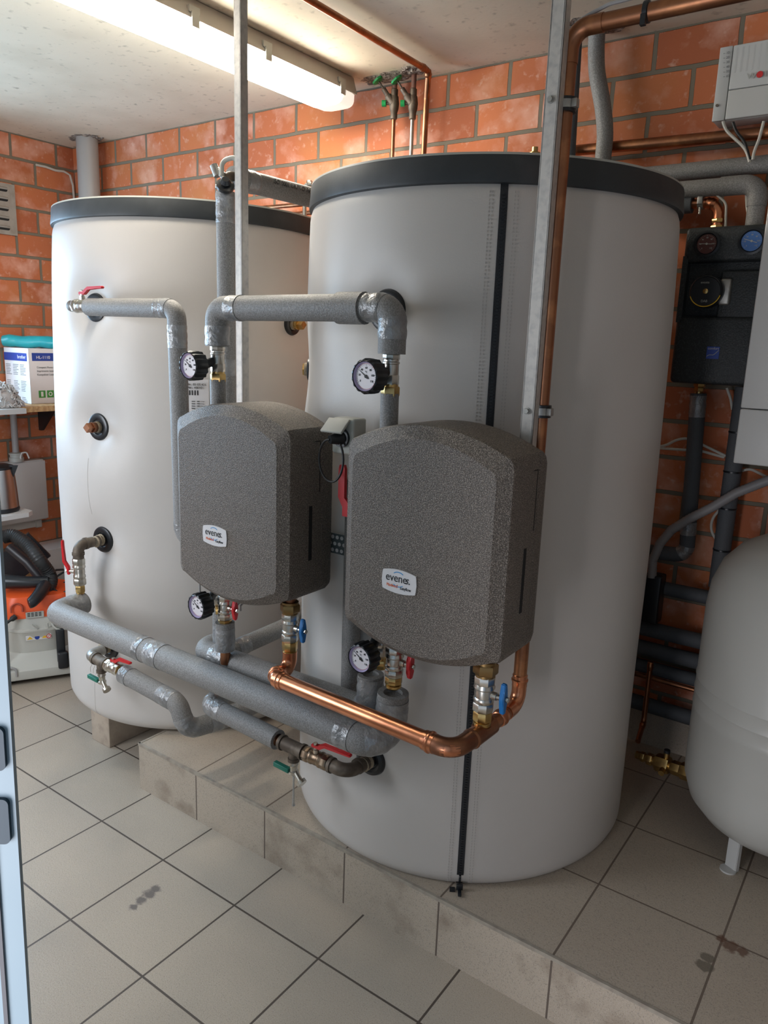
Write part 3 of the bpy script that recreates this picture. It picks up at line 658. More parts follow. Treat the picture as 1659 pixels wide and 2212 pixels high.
# right tank bottom fittings
t = thing('iron_tee', (3.45, 1.35, 1.57), 'dark iron tee joined to the low foam pipe of the right tank', 'pipe fitting')
bm = BM(); sweep(bm, [(3.24, 1.35, 1.57), (3.50, 1.35, 1.565)], .060); lathe(bm, [(.07, 0), (.07, .03)], (3.24, 1.35, 1.57), X); lathe(bm, [(.07, 0), (.07, .03)], (3.48, 1.35, 1.565), X)
sweep(bm, [(3.39, 1.35, 1.57), (3.39, 1.35, 1.44)], .045); lathe(bm, [(.052, 0), (.052, .03)], (3.39, 1.35, 1.44), Z); obj('tee', bm, m_iron, t)
bm = BM(); lathe(bm, [(.045, -.10), (.05, -.07), (.045, -.06), (.052, -.04), (.045, 0)], (3.26, 1.35, 1.57), X); obj('brass_coupling', bm, m_copb, t)
t = valve((3.52, 1.35, 1.565), X, V(0, -.15, 1), .27, 'worn ball valve with red lever low on the right tank', m_red, r=.062, tee=False, lever=.38, body=mat('worn_brass', (.36, .28, .20), .35, metal=1, noise=(25, (.22, .15, .1), .4, .7)))
bm = BM(); sweep(bm, fillet([(3.79, 1.35, 1.56), (3.99, 1.35, 1.555), (3.995, 1.58, 1.54)], .11), .058); lathe(bm, [(.068, 0), (.068, .03)], (3.80, 1.35, 1.56), X); lathe(bm, [(.068, 0), (.068, .03)], (3.99, 1.48, 1.55), Y); obj('elbow', bm, m_iron, t)
drain((3.39, 1.35, 1.44), 'drain cock with green handle low beside the right tank')
bm = BM(); sweep(bm, [(3.41, 1.33, 1.36), (3.41, 1.33, 1.2), (3.41, 1.33, 1.05), (3.41, 1.33, 1.02)], .01, 10, rf=lambda d_, i: (.012, .008, .010, .016)[i]); solo('hanging_drip', bm, m_icicle, 'clear drip of sealant hanging under the right drain cock', 'drip', (3.41, 1.33, 1.36))

# ------------------------------------------------------------------ copper
t = run('copper_pipe', [(3.47, 1.20, 2.54), (3.47, 1.20, 2.38), (3.50, .97, 2.40), (5.24, .84, 2.44), (5.26, 1.20, 2.44)], .061, m_cop,
    'bright bare copper pipe slanting in front of the foam pipes', bend=.1, collars=(.40, .28, -.5), cm=m_cop)
bm = BM(); sweep(bm, fillet([(5.03, .856, 2.437), (5.24, .84, 2.44), (5.26, 1.08, 2.44)], .12), .066); e = obj('end_elbow', bm, m_copd, t)
t = run('copper_pipe', [(5.275, 1.10, 2.44), (5.275, 1.745, 2.44), (5.275, 1.745, 3.0), (5.275, 1.745, 6.98), (9.5, 1.745, 7.0)], .050, m_copb,
    'tall copper riser strapped to the right steel profile', bend=.12, collars=(.36, .78), cm=m_cop)
bm = BM(); sweep(bm, [(5.265, 1.06, 2.44), (5.275, 1.32, 2.44)], .064); sweep(bm, [(5.26, 1.20, 2.44), (5.26, 1.20, ZB)], .062)
for p_, dd in (((5.26, 1.06, 2.44), Y), ((5.26, 1.32, 2.44), Y), ((5.26, 1.2, ZB-.01), Z)): lathe(bm, [(.065, -.015), (.073, 0), (.065, .015)], p_, dd, 24)
obj('tee', bm, m_copd, t)
bm = BM(); sweep(bm, fillet([(5.275, 1.55, 2.44), (5.275, 1.745, 2.44), (5.275, 1.745, 2.62)], .11), .055); obj('elbow', bm, m_cop, t)
bm = BM(); sweep(bm, fillet([(5.275, 1.745, 6.78), (5.275, 1.745, 6.98), (5.48, 1.745, 6.98)], .12), .055); obj('top_elbow', bm, m_copb, t)
bm = BM(); lathe(bm, [(.05, 0), (.06, .005), (.06, .03), (.05, .035)], (5.72, 1.745, 6.985), X); box(bm, (5.735, 1.70, 6.93), (.03, .03, .06)); obj('cable_tie', bm, m_black, t)
# thin cable following the riser at the top
bm = BM(); sweep(bm, fillet([(5.23, 1.80, 6.86), (5.24, 1.78, 7.02), (5.5, 1.76, 7.08), (7.0, 1.76, 7.12)], .2), .012, 8); solo('sensor_cable', bm, m_pvc, 'thin grey cable arched over the copper elbow at the ceiling', 'cable', (5.23, 1.8, 6.86))
# pipes on the ceiling
run('copper_pipe', [(2.2, -1.5, 8.15), (2.12, 4.98, 8.15), (2.03, 5.1, 7.9), (2.0, 5.12, 6.6)], .034, m_copb, 'thin copper pipe under the ceiling, bending down the back wall', bend=.09, collars=(-1.7, 6.5))
# risers with stop valves in front of the back wall
for px, lab, dx in ((848, 'left', 0), (888, 'right', 0)):
    b0 = at(px, 330, y=5.15); b1 = at(px, 240, y=5.15)
    t = thing('stop_valve', (b0.x, 5.15, b0.z), 'dark slanted stop valve with green wheels, %s of the pair by the ceiling hole' % lab, 'valve')
    zc = at(px, 225, y=5.15).z; x_ = b0.x
    bm = BM(); sweep(bm, [(x_, 5.15, 6.5), (x_, 5.15, zc-.12)], .024); obj('lower_tube', bm, m_copb if lab == 'left' else m_galv, t)
    bm = BM(); sweep(bm, [(x_, 5.15, zc+.1), (x_, 5.15, HC)], .03); obj('upper_tube', bm, mat('rusty_tube', (.20, .09, .06), .7, noise=(30, (.12, .06, .05), .4, .7)) if lab == 'left' else bpy.data.materials['rusty_tube'], t)
    bm = BM(); lathe(bm, [(.03, -.18), (.042, -.17), (.042, -.10), (.055, -.06), (.06, .0), (.05, .08), (.042, .09), (.042, .16), (.03, .17)], (x_, 5.15, zc), Z, 20)
    lathe(bm, [(.045, 0), (.045, .1), (.03, .12), (.03, .2), (.012, .21), (.012, .32)], (x_-.01, 5.13, zc), V(-.5, -.3, .8), 18)
    lathe(bm, [(.02, 0), (.02, .1)], (x_, 5.13, zc), V(-.9, -.45, 0), 12); obj('body', bm, m_iron, t)
    bm = BM(); lathe(bm, [(.05, 0), (.075, .01), (.078, .03), (.03, .045)], V(x_-.01, 5.13, zc)+V(-.5, -.3, .8).normalized()*.30, V(-.5, -.3, .8), 10)
    obj('hand_wheel', bm, m_greenb, t)
    bm = BM(); lathe(bm, [(.038, 0), (.038, .05)], V(x_, 5.13, zc)+V(-.9, -.45, 0).normalized()*.09, V(-.9, -.45, 0), 16); obj('drain_cap', bm, m_greenb, t)

# small pipes behind the tanks on the back wall
run('copper_pipe', [(-.9, 5.2, 6.88), (3.2, 5.2, 6.86)], .03, m_copb, 'upper of two old copper pipes on bricks behind the left tank')
run('copper_pipe', [(-.9, 5.2, 6.76), (3.2, 5.2, 6.74)], .03, m_copb, 'lower of two old copper pipes on bricks behind the left tank')
t = thing('air_vent', (2.3, 4.2, 6.36), 'small brass air vent behind the rim of the right tank, by the foam pipe', 'pipe fitting')
p0 = at(664, 400, y=4.2)
bm = BM(); sweep(bm, fillet([V(p0.x-.04, 4.2, 6.30), p0+V(-.04, 0, 0), p0+V(.08, 0, .01)], .04), .025); hexn(bm, p0+V(.03, 0, -.01), Z, .035, .06); obj('body', bm, m_nick, t)
p0 = at(1155, 330, y=4.2)
t = thing('pipe_plug', p0, 'brass plug poking up over the lid of the right tank', 'pipe fitting'); bm = BM(); lathe(bm, [(.055, 6.30-p0.z), (.055, .0), (.03, .01), (.03, .05)], p0, Z, 18); obj('body', bm, m_brass, t)

# ------------------------------------------------------------------ thermometers
def gauge(o, tgt, label, R=.115, back=None):
    o = Vector(o); n = V(-.04, -1, .0).normalized(); u = V(1, -.04, 0).normalized(); v = Z
    t = thing('thermometer', o, label, 'thermometer', None)
    bm = BM(); N = 90; rings = []
    for k, (rr, h, amp) in enumerate(((.80, -.09, 0), (.97, -.075, .045), (1.0, -.03, .05), (1.0, .02, .05), (.95, .04, .03), (.88, .045, 0))):
        rings.append([o - n*0 + u*(R*(rr+amp*math.cos(15*2*math.pi*i/N))*math.cos(2*math.pi*i/N)) + v*(R*(rr+amp*math.cos(15*2*math.pi*i/N))*math.sin(2*math.pi*i/N)) + n*h for i in range(N)])
    rings.append([o + u*(R*.86*math.cos(2*math.pi*i/N)) + v*(R*.86*math.sin(2*math.pi*i/N)) + n*.012 for i in range(N)])
    loft(bm, rings); obj('knurled_ring', bm, m_black, t)
    bm = BM(); lathe(bm, [(R*.85, .012), (R*.85, .038), (R*.78, .024), (R*.74, .016)], o, n, 48); obj('bezel', bm, m_bezp, t)
    bm = BM(); lathe(bm, [(R*.76, .010), (R*.76, .020)], o, n, 48); di = obj('dial', bm, m_dial, t)
    bm = BM()
    for k in range(25):
        a = A(212 - 244*k/24); rr = R*.70; L_ = .010 if k % 4 == 0 else .005
        rd = u*math.cos(a)+v*math.sin(a); tg = v*math.cos(a)-u*math.sin(a); box(bm, o+rd*(rr-L_/2)+n*.0205, (L_, .0022, .001), (rd, tg, n))
    obj('scale', bm, m_ink, di)
    bm = BM()
    for k in range(40):
        a = A(135-270*k/40+0); rd = u*math.cos(a)+v*math.sin(a); tg = v*math.cos(a)-u*math.sin(a); box(bm, o+rd*(R*.735)+n*.0205, (.002, R*.13, .001), (rd, tg, n))
    obj('rim_line', bm, m_dialr, di)
    for k, s_ in enumerate(('0', '20', '40', '60', '80', '100', '120')):
        a = A(212 - 244*k/6); c = o + (u*math.cos(a)+v*math.sin(a))*R*.50 + n*.0205 - v*R*.06
        text('scale_number', s_, R*.17, c, u, v, m_ink, di, align='CENTER')
    text('scale_number', '°C', R*.16, o+v*R*.2+n*.0205, u, v, m_ink, di, align='CENTER')
    a = A(146); rd = u*math.cos(a)+v*math.sin(a); tg = v*math.cos(a)-u*math.sin(a)
    bm = BM(); prism(bm, [o+rd*R*.68+n*.022, o+tg*.0035+n*.022, o-rd*R*.14+tg*.009+n*.022, o-rd*R*.25+n*.022, o-rd*R*.14-tg*.009+n*.022, o-tg*.0035+n*.022], n*.003)
    lathe(bm, [(R*.10, .0215), (R*.10, .026)], o, n, 16); obj('needle', bm, m_ink, t)
    bm = BM(); P = [o - n*.08, Vector(tgt)]
    d_ = (P[1]-P[0]); sweep(bm, [P[0], P[0]+d_*.15, P[0]+d_*.6, P[0]+d_*.95], .04, 20, rf=lambda s, i: (.05, .042, .036, .04)[i]); obj('stem', bm, m_black, t)
    return t
gauge(at(795, 813, y=.99), (4.36, 1.20, 4.85), 'round thermometer with black knurled ring on the valve above the right station')
gauge(at(415, 790, y=.99), (2.62, 1.20, 4.85), 'round thermometer with black knurled ring on the valve above the left station')
gauge(at(783, 1421, y=1.08), (4.25, 1.36, 2.86), 'round thermometer with black knurled ring below the right station')
gauge(at(431, 1309, y=1.08), (2.42, 1.36, 2.80), 'round thermometer with black knurled ring below the left station')
bm = BM(); p = at(432, 1292, y=1.10); sweep(bm, [p, p+Z*.25], .008, 8); solo('sensor_wire', bm, m_pvc, 'thin straight wire rising from the lower left thermometer into the box', 'wire', p)
bm = BM()
for k in range(2):
    a_ = at(512+8*k, 1308, y=1.35); b_ = at(528+12*k, 1290, y=1.45); sweep(bm, [a_-Z*.05, a_, b_, b_+Z*.1], .009, 8)
solo('cable_pair', bm, m_pvc, 'two thin grey cables under the left pump station', 'cable', at(512, 1308, y=1.35))

# ------------------------------------------------------------------ pump stations
def station(x0, label):
    w_, zt, zb, sag = 1.29, 4.40, 3.04, .135
    t = thing('pump_station', (x0+w_/2, 1.55, zb), label, 'pump station')
    def outline(ins, n=18):
        hw_ = w_/2-ins; o = []; cx_ = x0+w_/2
        for k in range(n+1):
            s = -1+2*k/n; o.append((cx_+(hw_-.06)*s, zt-ins+sag*(1-abs(s)**2.1)))
        c1 = [(cx_+hw_-.03, zt-ins-.012), (cx_+hw_-.010, zt-ins-.038), (cx_+hw_, zt-ins-.08), (cx_+hw_, (zt+zb)/2), (cx_+hw_, zb+ins*.6+.07), (cx_+hw_-.008, zb+ins*.6+.035), (cx_+hw_-.028, zb+ins*.6+.008)]
        o += c1
        for k in range(n+1):
            s = 1-2*k/n; o.append((cx_+(hw_-.06)*s, zb+ins*.6-sag*(1-abs(s)**2.1)))
        o += [(2*cx_-p[0], p[1]) for p in reversed(c1)]
        return o
    prof = [(.955, .092), (.965, .080), (1.015, .008), (1.045, 0)]
    bm = BM(); loft(bm, [[V(p[0], y, p[1]) for p in outline(i)] for y, i in prof+[(1.375, 0), (1.38, .006)]]); sh = obj('front_shell', bm, m_epp, t, sharp=24)
    bm = BM(); loft(bm, [[V(p[0], y, p[1]) for p in outline(i)] for y, i in [(1.378, .006), (1.384, 0), (1.47, 0), (1.52, .014), (1.55, .055)]]); obj('rear_shell', bm, m_epp, t, sharp=24)
    xr = x0+w_
    bm = BM(); bbox(bm, (xr-.01, 1.225, 3.34), (xr+.003, 1.262, 3.78)); obj('side_slot', bm, m_dark, sh)
    bm = BM(); bbox(bm, (xr-.01, 1.345, 3.88), (xr+.002, 1.352, 4.28)); bbox(bm, (xr-.01, 1.29, 4.28), (xr+.002, 1.35, 4.287)); obj('side_groove', bm, m_dark, sh)
    # badge
    c = V(x0+.52, .9545, 3.46); bm = BM(); n = 12; pts = []
    bw, bh = .138, .066
    for k in range(n+1): s = -1+2*k/n; pts.append(c+V(bw*.97*s, 0, bh+.018*(1-s*s)))
    for s in (.5, 0, -.5): pts.append(c+V(bw*(1+.03*(1-4*s*s)), 0, bh*s*1.4))
    for k in range(n+1): s = 1-2*k/n; pts.append(c+V(bw*.97*s, 0, -bh-.018*(1-s*s)))
    for s in (-.5, 0, .5): pts.append(c+V(-bw*(1+.03*(1-4*s*s)), 0, bh*s*1.4))
    prism(bm, pts, V(0, -.008, 0)); bd = obj('badge', bm, m_cardw, t); y = c.y-.009
    text('badge_lettering', 'evene', .080, V(c.x-.110, y, c.z-.002), X, Z, m_ink, bd, sx=.93)
    text('badge_lettering', 's.', .080, V(c.x+.052, y, c.z-.002), X, Z, m_ink, bd, sx=.8, shear=.3)
    text('badge_lettering', 'ModvexS', .030, V(c.x-.100, y, c.z-.044), X, Z, m_orp, bd, sx=.85)
    text('badge_lettering', 'Easyflow', .030, V(c.x+.012, y, c.z-.050), X, Z, m_ink, bd, sx=.85)
    for s in (1, -1):
        bm = BM()
        P = [V(c.x+.058*math.cos(A(q))-.005, y, c.z+.016+s*.052*math.sin(A(q))) for q in range(50, 132, 8)]
        for p_, q_ in zip(P, P[1:]): d_ = (q_-p_).normalized(); box(bm, (p_+q_)/2, ((q_-p_).length*1.1, .002, .0055), (d_, Y, d_.cross(Y)))
        obj('badge_arc', bm, m_bluep, bd)
    return t
station(4.17, 'right grey foam-cased pump station with white oval badge, nearest the camera')
station(2.345, 'left grey foam-cased pump station with white oval badge, beside the power socket')

# steel profiles
def profile(x0, x1, z0, label):
    t = thing('steel_profile', ((x0+x1)/2, 1.64, z0), label, 'steel profile'); bm = BM()
    bbox(bm, (x0, 1.60, z0), (x1, 1.612, HC), bev=.002); bbox(bm, (x0, 1.60, z0), (x0+.01, 1.68, HC)); bbox(bm, (x1-.01, 1.60, z0), (x1, 1.68, HC))
    obj('channel', bm, m_prof, t, smooth=False); return t
t = profile(2.447, 2.522, 3.2, 'slim upright steel profile passing in front of the ceiling lamp')
t = profile(5.195, 5.288, 3.2, 'wide upright steel profile carrying the copper riser')
def clamp(z, label, px):
    t = thing('pipe_clamp', (5.275, 1.745, z), label, 'pipe clamp')
    bm = BM(); lathe(bm, [(.05, -.045), (.068, -.042), (.068, .042), (.05, .045)], (5.275, 1.745, z), Z, 28); obj('rubber_lining', bm, m_rub, t)
    bm = BM(); lathe(bm, [(.066, -.024), (.072, -.024), (.072, .024), (.066, .024)], (5.275, 1.745, z), Z, 28); box(bm, (5.35, 1.72, z), (.035, .05, .05), bev=.004); sweep(bm, [(5.26, 1.66, z), (5.26, 1.60, z)], .014); obj('band', bm, m_galv, t)
    c = V(5.237, 1.60, z+.005); bm = BM(); lathe(bm, [(.024, 0), (.024, .006)], c, -Y, 20); hexn(bm, c-Y*.006, -Y, .019, .016); obj('bolt', bm, m_galv, t)
clamp(at(1228, 225, y=1.72).z, 'upper rubber-lined pipe clamp and bolt on the copper riser', 0)
clamp(at(1172, 889, y=1.72).z, 'lower rubber-lined pipe clamp and bolt just above the right station', 0)
bm = BM(); bbox(bm, (2.4, 1.565, 3.33), (5.35, 1.572, 3.50)); t = solo('perforated_strip', bm, m_galv, 'perforated steel strip behind the pump stations, seen in the gap', 'mounting strip', (3.9, 1.57, 3.33), smooth=False)
bm = BM()
for k in range(60):
    for j in range(3): lathe(bm, [(.016, 0), (.016, .003)], (2.5+.048*k+(.024 if j % 2 else 0), 1.5645, 3.36+j*.055), -Y, 10)
o = obj('holes', bm, mat('strip_holes', (.55, .53, .5), .6), t); o['kind'] = 'stuff'
t.data.materials[0] = mat('dark_zinc', (.12, .14, .14), .5, metal=.4)

# power socket between the stations
p = at(728, 940, y=1.22)
t = thing('power_socket', p, 'pale grey surface power socket with open flap and black plug between the stations', 'socket')
bm = BM(); box(bm, p+V(.02, .12, -.01), (.21, .16, .27), bev=.02); sb = obj('housing', bm, m_greyp, t)
bm = BM(); lathe(bm, [(.07, 0), (.07, .03)], p+V(.02, .045, -.02), -Y, 24); obj('plug', bm, m_black, t)
bm = BM(); sweep(bm, [p+V(.02, .03, -.02), p+V(-.02, -.06, -.03)], .045, 18, rf=lambda s, i: (.055, .032)[i]); obj('plug_grip', bm, m_black, t)
bm = BM(); box(bm, p+V(-.01, -.01, .07), (.20, .14, .02), (X, V(0, .75, .66), V(0, -.66, .75)), bev=.006); obj('flap', bm, m_greyp, t)
q = p+V(-.02, -.06, -.03)
bm = BM(); sweep(bm, [q + V(-.11*math.sin(A(k))*(1 if k < 181 else .9), .0+.05*(k/330), -.16+.16*math.cos(A(k))) for k in range(0, 335, 12)], .009, 10)
solo('power_cable', bm, m_bcab, 'black power cable hanging in a loop beside the left station', 'cable', q)
bm = BM(); a_ = p+V(.03, .14, -.14); sweep(bm, fillet([a_, a_+V(0, 0, -.15), a_+V(.04, 0, -.4)], .1), .016, 10); solo('socket_cable', bm, m_cab, 'grey cable dropping from the underside of the power socket', 'cable', a_)
# red lever in the gap
a_ = at(738, 1013, y=1.3); b_ = at(741, 1115, y=1.3)
t = thing('valve_lever', b_, 'long red valve lever hanging upright in the gap between the stations', 'lever')
bm = BM(); prism(bm, [a_+V(-.03, 0, 0), a_+V(-.02, 0, .03), a_+V(.02, 0, .03), a_+V(.03, 0, 0), a_+V(.03, 0, -.22), b_+V(.05, 0, .1), b_+V(.04, 0, 0), b_+V(-.01, 0, 0), b_+V(-.01, 0, .07), a_+V(-.03, 0, -.22)], V(0, .03, 0)); obj('lever', bm, m_red, t)

# ------------------------------------------------------------------ back wall, right part
def hp_(pts, y): return [at(px, py, y=y) for px, py in pts]
# wavy foam pipe out of the ceiling
P = [V(4.15, 4.95, HC)] + hp_([(1288, 110), (1290, 160), (1302, 230), (1307, 290)], 5.0) + [at(1302, 350, y=5.0), at(1300, 420, y=5.0)]
P[0] = at(1290, 62, y=4.95)
t = thing('insulated_pipe', P[0], 'wavy pale grey foam pipe coming down from the ceiling hole at right', 'pipe'); bm = BM()
Q = []
for i in range(len(P)-1):
    p0, p1, p2, p3 = P[max(i-1, 0)], P[i], P[i+1], P[min(i+2, len(P)-1)]
    for k in range(6): s = k/6; Q.append(.5*((2*p1)+(p2-p0)*s+(2*p0-5*p1+4*p2-p3)*s*s+(3*p1-p0-3*p2+p3)*s**3))
Q[0].z = HC; sweep(bm, Q+[P[-1]], .083, 24); obj('foam_sleeve', bm, m_foam, t)
run(m1, [(at(1243, 100, y=5.0).x, 5.0, HC), (at(1232, 330, y=5.0).x, 5.0, 6.8)], .062, m_foamd, 'thin dark foam pipe half hidden behind the copper riser')
run('copper_pipe', [at(1236, 326, y=5.15), at(1659, 286, y=5.15), at(1659, 286, y=5.15)+V(2, 0, 0)], .055, m_copb, 'brown copper pipe along the bricks above the right tank')
run(m1, [at(1300, 388, y=5.1), at(1420, 377, y=5.1), V(8.5, 5.1, at(1420, 377, y=5.1).z)], .082, m_foam, 'upper grey foam pipe leaving right along the back wall behind the tank')
z_ = at(1500, 408, y=4.95).z; xe = at(1638, 420, y=4.95).x
t = run(m1, [(4.2, 4.95, z_), (xe, 4.95, z_), (xe, 4.95, 6.2)], .08, m_foam, 'grey foam pipe that bends down into the black pump group', bend=.12)
bm = BM(); sweep(bm, fillet([(xe-.34, 4.95, z_), (xe, 4.95, z_), (xe, 4.95, z_-.2)], .13), .088); obj('elbow_sleeve', bm, m_foam, t)
# copper elbow with earth clamp
pa = at(1505, 440, y=5.0); pb = at(1548, 445, y=5.0); pc = at(1556, 478, y=5.0)
xv, zc = at(1554, 450, y=5.0).x, at(1510, 440, y=5.0).z
run(m1, [(4.6, 5.0, zc), (at(1496, 440, y=5.0).x, 5.0, zc)], .085, m_foamd, 'stub of dark foam pipe ending at the copper elbow beside the tank')
t = run('copper_pipe', [(at(1490, 440, y=5.0).x, 5.0, zc), (xv, 5.0, zc), (xv, 5.0, zc-.28)], .045, m_cop, 'small copper elbow with brass nut feeding the black pump group', bend=.12, collars=(.2,))
bm = BM(); hexn(bm, (xv, 5.0, zc-.26), Z, .06, .05); hexn(bm, (xv, 5.0, zc-.19), Z, .055, .04); obj('union_nut', bm, m_brass, t)
pe = V(at(1515, 440, y=5.0).x, 5.0, zc)
t = thing('earth_clamp', pe, 'small bright earthing clamp with wire on the copper elbow', 'clamp'); bm = BM(); lathe(bm, [(.05, -.025), (.058, -.025), (.058, .025), (.05, .025)], pe, X, 20); box(bm, pe+V(0, -.06, .02), (.05, .03, .07), bev=.005); sweep(bm, [pe+V(0, -.03, -.1), pe+V(0, -.03, .09)], .012, 10); obj('body', bm, m_galv, t)
bm = BM(); sweep(bm, fillet([pe+V(0, -.05, .07), pe+V(.12, -.05, .08), pe+V(.24, -.05, -.02), pe+V(.26, -.02, -.3)], .1), .011, 8); obj('wire', bm, m_cab, t)
# black pump group
PY0 = 4.75
A0 = at(1483, 492, y=PY0); x0, x1 = A0.x, 6.02; z1 = A0.z; z0 = at(1450, 826, y=PY0).z
t = thing('pump_group', (x0, 5.0, z0), 'black foam-cased pump group with two dial thermometers on the back wall', 'pump group')
bm = BM(); zm1 = at(1560, 565, y=PY0).z; zm0 = at(1540, 683, y=PY0).z
bbox(bm, (x0, PY0, zm1), (x1, 5.3, z1), bev=.04); bbox(bm, (x0, PY0, z0), (x1, 5.3, zm0), bev=.04); bbox(bm, (x0, PY0+.0, zm0-.06), (x0+.05, 5.3, zm1+.06)); bbox(bm, (x0+.02, PY0+.10, zm0-.05), (x1, 5.3, zm1+.05))
bbox(bm, (x0+.36, PY0+.03, zm0-.03), (x1, PY0+.2, zm1-.08), bev=.02); bm_ = obj('casing', bm, m_eppb, t)
for px, py, mm, lab in ((1527, 527, mat('dim_red_dial', (.10, .035, .03), .4), 'dark red dial'), (1624, 521, mat('blue_dial', (.06, .16, .42), .4), 'blue dial')):
    c = at(px, py, y=PY0-.004); bm = BM(); lathe(bm, [(.115, 0), (.12, .015), (.10, .018), (.09, .002)], c, -Y, 40); rg = obj('dial_ring', bm, m_black, t)
    bm = BM(); lathe(bm, [(.088, 0), (.088, .008)], c, -Y, 40); dl = obj('dial', bm, mm, t); dl['label'] = lab
    bm = BM()
    for k in range(25):
        a = A(225-270*k/24); rd = V(math.cos(a), 0, math.sin(a)); tg = V(-math.sin(a), 0, math.cos(a)); box(bm, c+rd*.074-Y*.009, (.012 if k % 4 == 0 else .006, .002, .002), (rd, tg, Y))
    a = A(176 if px < 1600 else 162); rd = V(math.cos(a), 0, math.sin(a)); tg = V(-math.sin(a), 0, math.cos(a)); box(bm, c+rd*.01-Y*.011, (.12, .005, .002), (rd, tg, Y)); lathe(bm, [(.01, .009), (.01, .014)], c, -Y, 12)
    obj('dial_marks', bm, m_greyp, dl)
    for k, s_ in enumerate(('0', '20', '40', '60', '80', '100', '120')):
        a = A(225-270*k/6); text('dial_number', s_, .018, c+V(math.cos(a)*.056, -.009, math.sin(a)*.056-.006), X, Z, m_greyp, dl, align='CENTER')
c = at(1524, 629, y=PY0-.12); R_ = .15
bm = BM(); lathe(bm, [(R_*.9, -.22), (R_, -.1), (R_, -.02), (R_*.94, 0), (R_*.9, .004), (R_*.86, -.004)], c, -Y, 40); pm = obj('pump_head', bm, m_black, t)
bm = BM(); P = [c+V(R_*.93*math.cos(A(q)), -.005, R_*.93*math.sin(A(q))) for q in range(200, 345, 6)]
for p_, q_ in zip(P, P[1:]): sweep(bm, [p_, q_], .005, 6)
obj('yellow_band', bm, m_yel, pm)
bm = BM(); lathe(bm, [(.024, 0), (.024, .006), (.01, .012)], c, -Y, 20); obj('screw', bm, m_brass, pm)
text('pump_lettering', 'DAB', .03, c+V(-.03, -.008, -.10), X, Z, m_greyp, pm); text('pump_lettering', 'evosta', .03, c+V(-.05, -.008, .07), X, Z, m_greyp, pm)
bm = BM(); box(bm, c+V(.15, .14, 0), (.10, .10, .24), bev=.02); obj('pump_box', bm, m_galv, t)
c = at(1540, 762, y=PY0-.004); bm = BM(); box(bm, c, (.115, .006, .115)); bg = obj('badge', bm, m_cardb, t)
text('badge_lettering', 'comfort', .034, c+V(-.05, -.0045, .03), X, Z, m_greyp, bg, sx=.9)
bm = BM(); P = [c+V(-.052+.104*k/8, -.004, -.035+.05*(k/8)**1.3+.008*math.sin(k)) for k in range(9)]
for p_, q_ in zip(P, P[1:]): sweep(bm, [p_, q_], .003, 6)
obj('badge_stripe', bm, m_greyp, bg)
# boiler
BY = 4.35; c = at(1583, 1000, y=BY); x0 = c.x; zb = c.z; zs = at(1600, 882, y=BY).z; zt = 6.35
t = thing('wall_boiler', (x0+.7, 4.9, zb), 'white wall-hung boiler with sharp corner at the right edge', 'boiler')
bm = BM(); bbox(bm, (x0, BY, zs+.004), (x0+1.25, 5.34, zt), bev=.012); obj('casing', bm, m_boil, t)
bm = BM(); bbox(bm, (x0, BY, zb), (x0+1.25, 5.34, zs-.004), bev=.012); obj('lower_panel', bm, m_boil, t)
# controller box
c0 = at(1556, 102, y=5.05); c1 = at(1545, 262, y=5.05); x0 = c0.x
t = thing('heating_controller', (x0+.5, 5.3, c1.z), 'white slatted heating controller box high on the bricks at right', 'controller')
bm = BM(); bbox(bm, (x0, 5.08, c1.z), (x0+1.3, 5.34, c0.z), bev=.02); obj('base', bm, m_whitm, t)
zmid = at(1600, 190, y=5.05).z
bm = BM(); bbox(bm, (x0+.12, 5.05, zmid), (x0+1.3, 5.1, c0.z-.005), bev=.008)
for k in range(22): bbox(bm, (x0+.15+.05*k, 5.0494, zmid+.14), (x0+.165+.05*k, 5.05, c0.z-.03))
ob = obj('slatted_cover', bm, m_whitm, t)
bm = BM(); bbox(bm, (x0+.12, 5.05, c1.z+.005), (x0+1.3, 5.1, zmid-.006), bev=.008); obj('lower_cover', bm, m_whitm, t)
bm = BM(); bbox(bm, (x0, 5.055, c1.z+.002), (x0+.112, 5.1, c0.z-.002), bev=.006); obj('terminal_strip', bm, m_whitm, t)
cw = at(1612, 172, y=5.04); text('logo_lettering', 'W', .075, cw, X, Z, m_greyp, ob, sx=1.1); text('logo_lettering', 'LF', .075, cw+V(.15, 0, 0), X, Z, m_greyp, ob, sx=1.1)
bm = BM(); lathe(bm, [(.028, 0), (.028, .006)], cw+V(.112, 0, .026), -Y, 20); obj('logo_dot', bm, m_redp, ob)
for k in range(6): text('terminal_mark', '~ %d0' % (k+1), .03, at(1562, 118+10*k, y=5.045), X, Z, m_greyink, t)
bm = BM(); q = at(1549, 228, y=5.05); lathe(bm, [(.013, 0), (.013, .008)], q, -Y, 12); obj('screw', bm, m_iron, t)
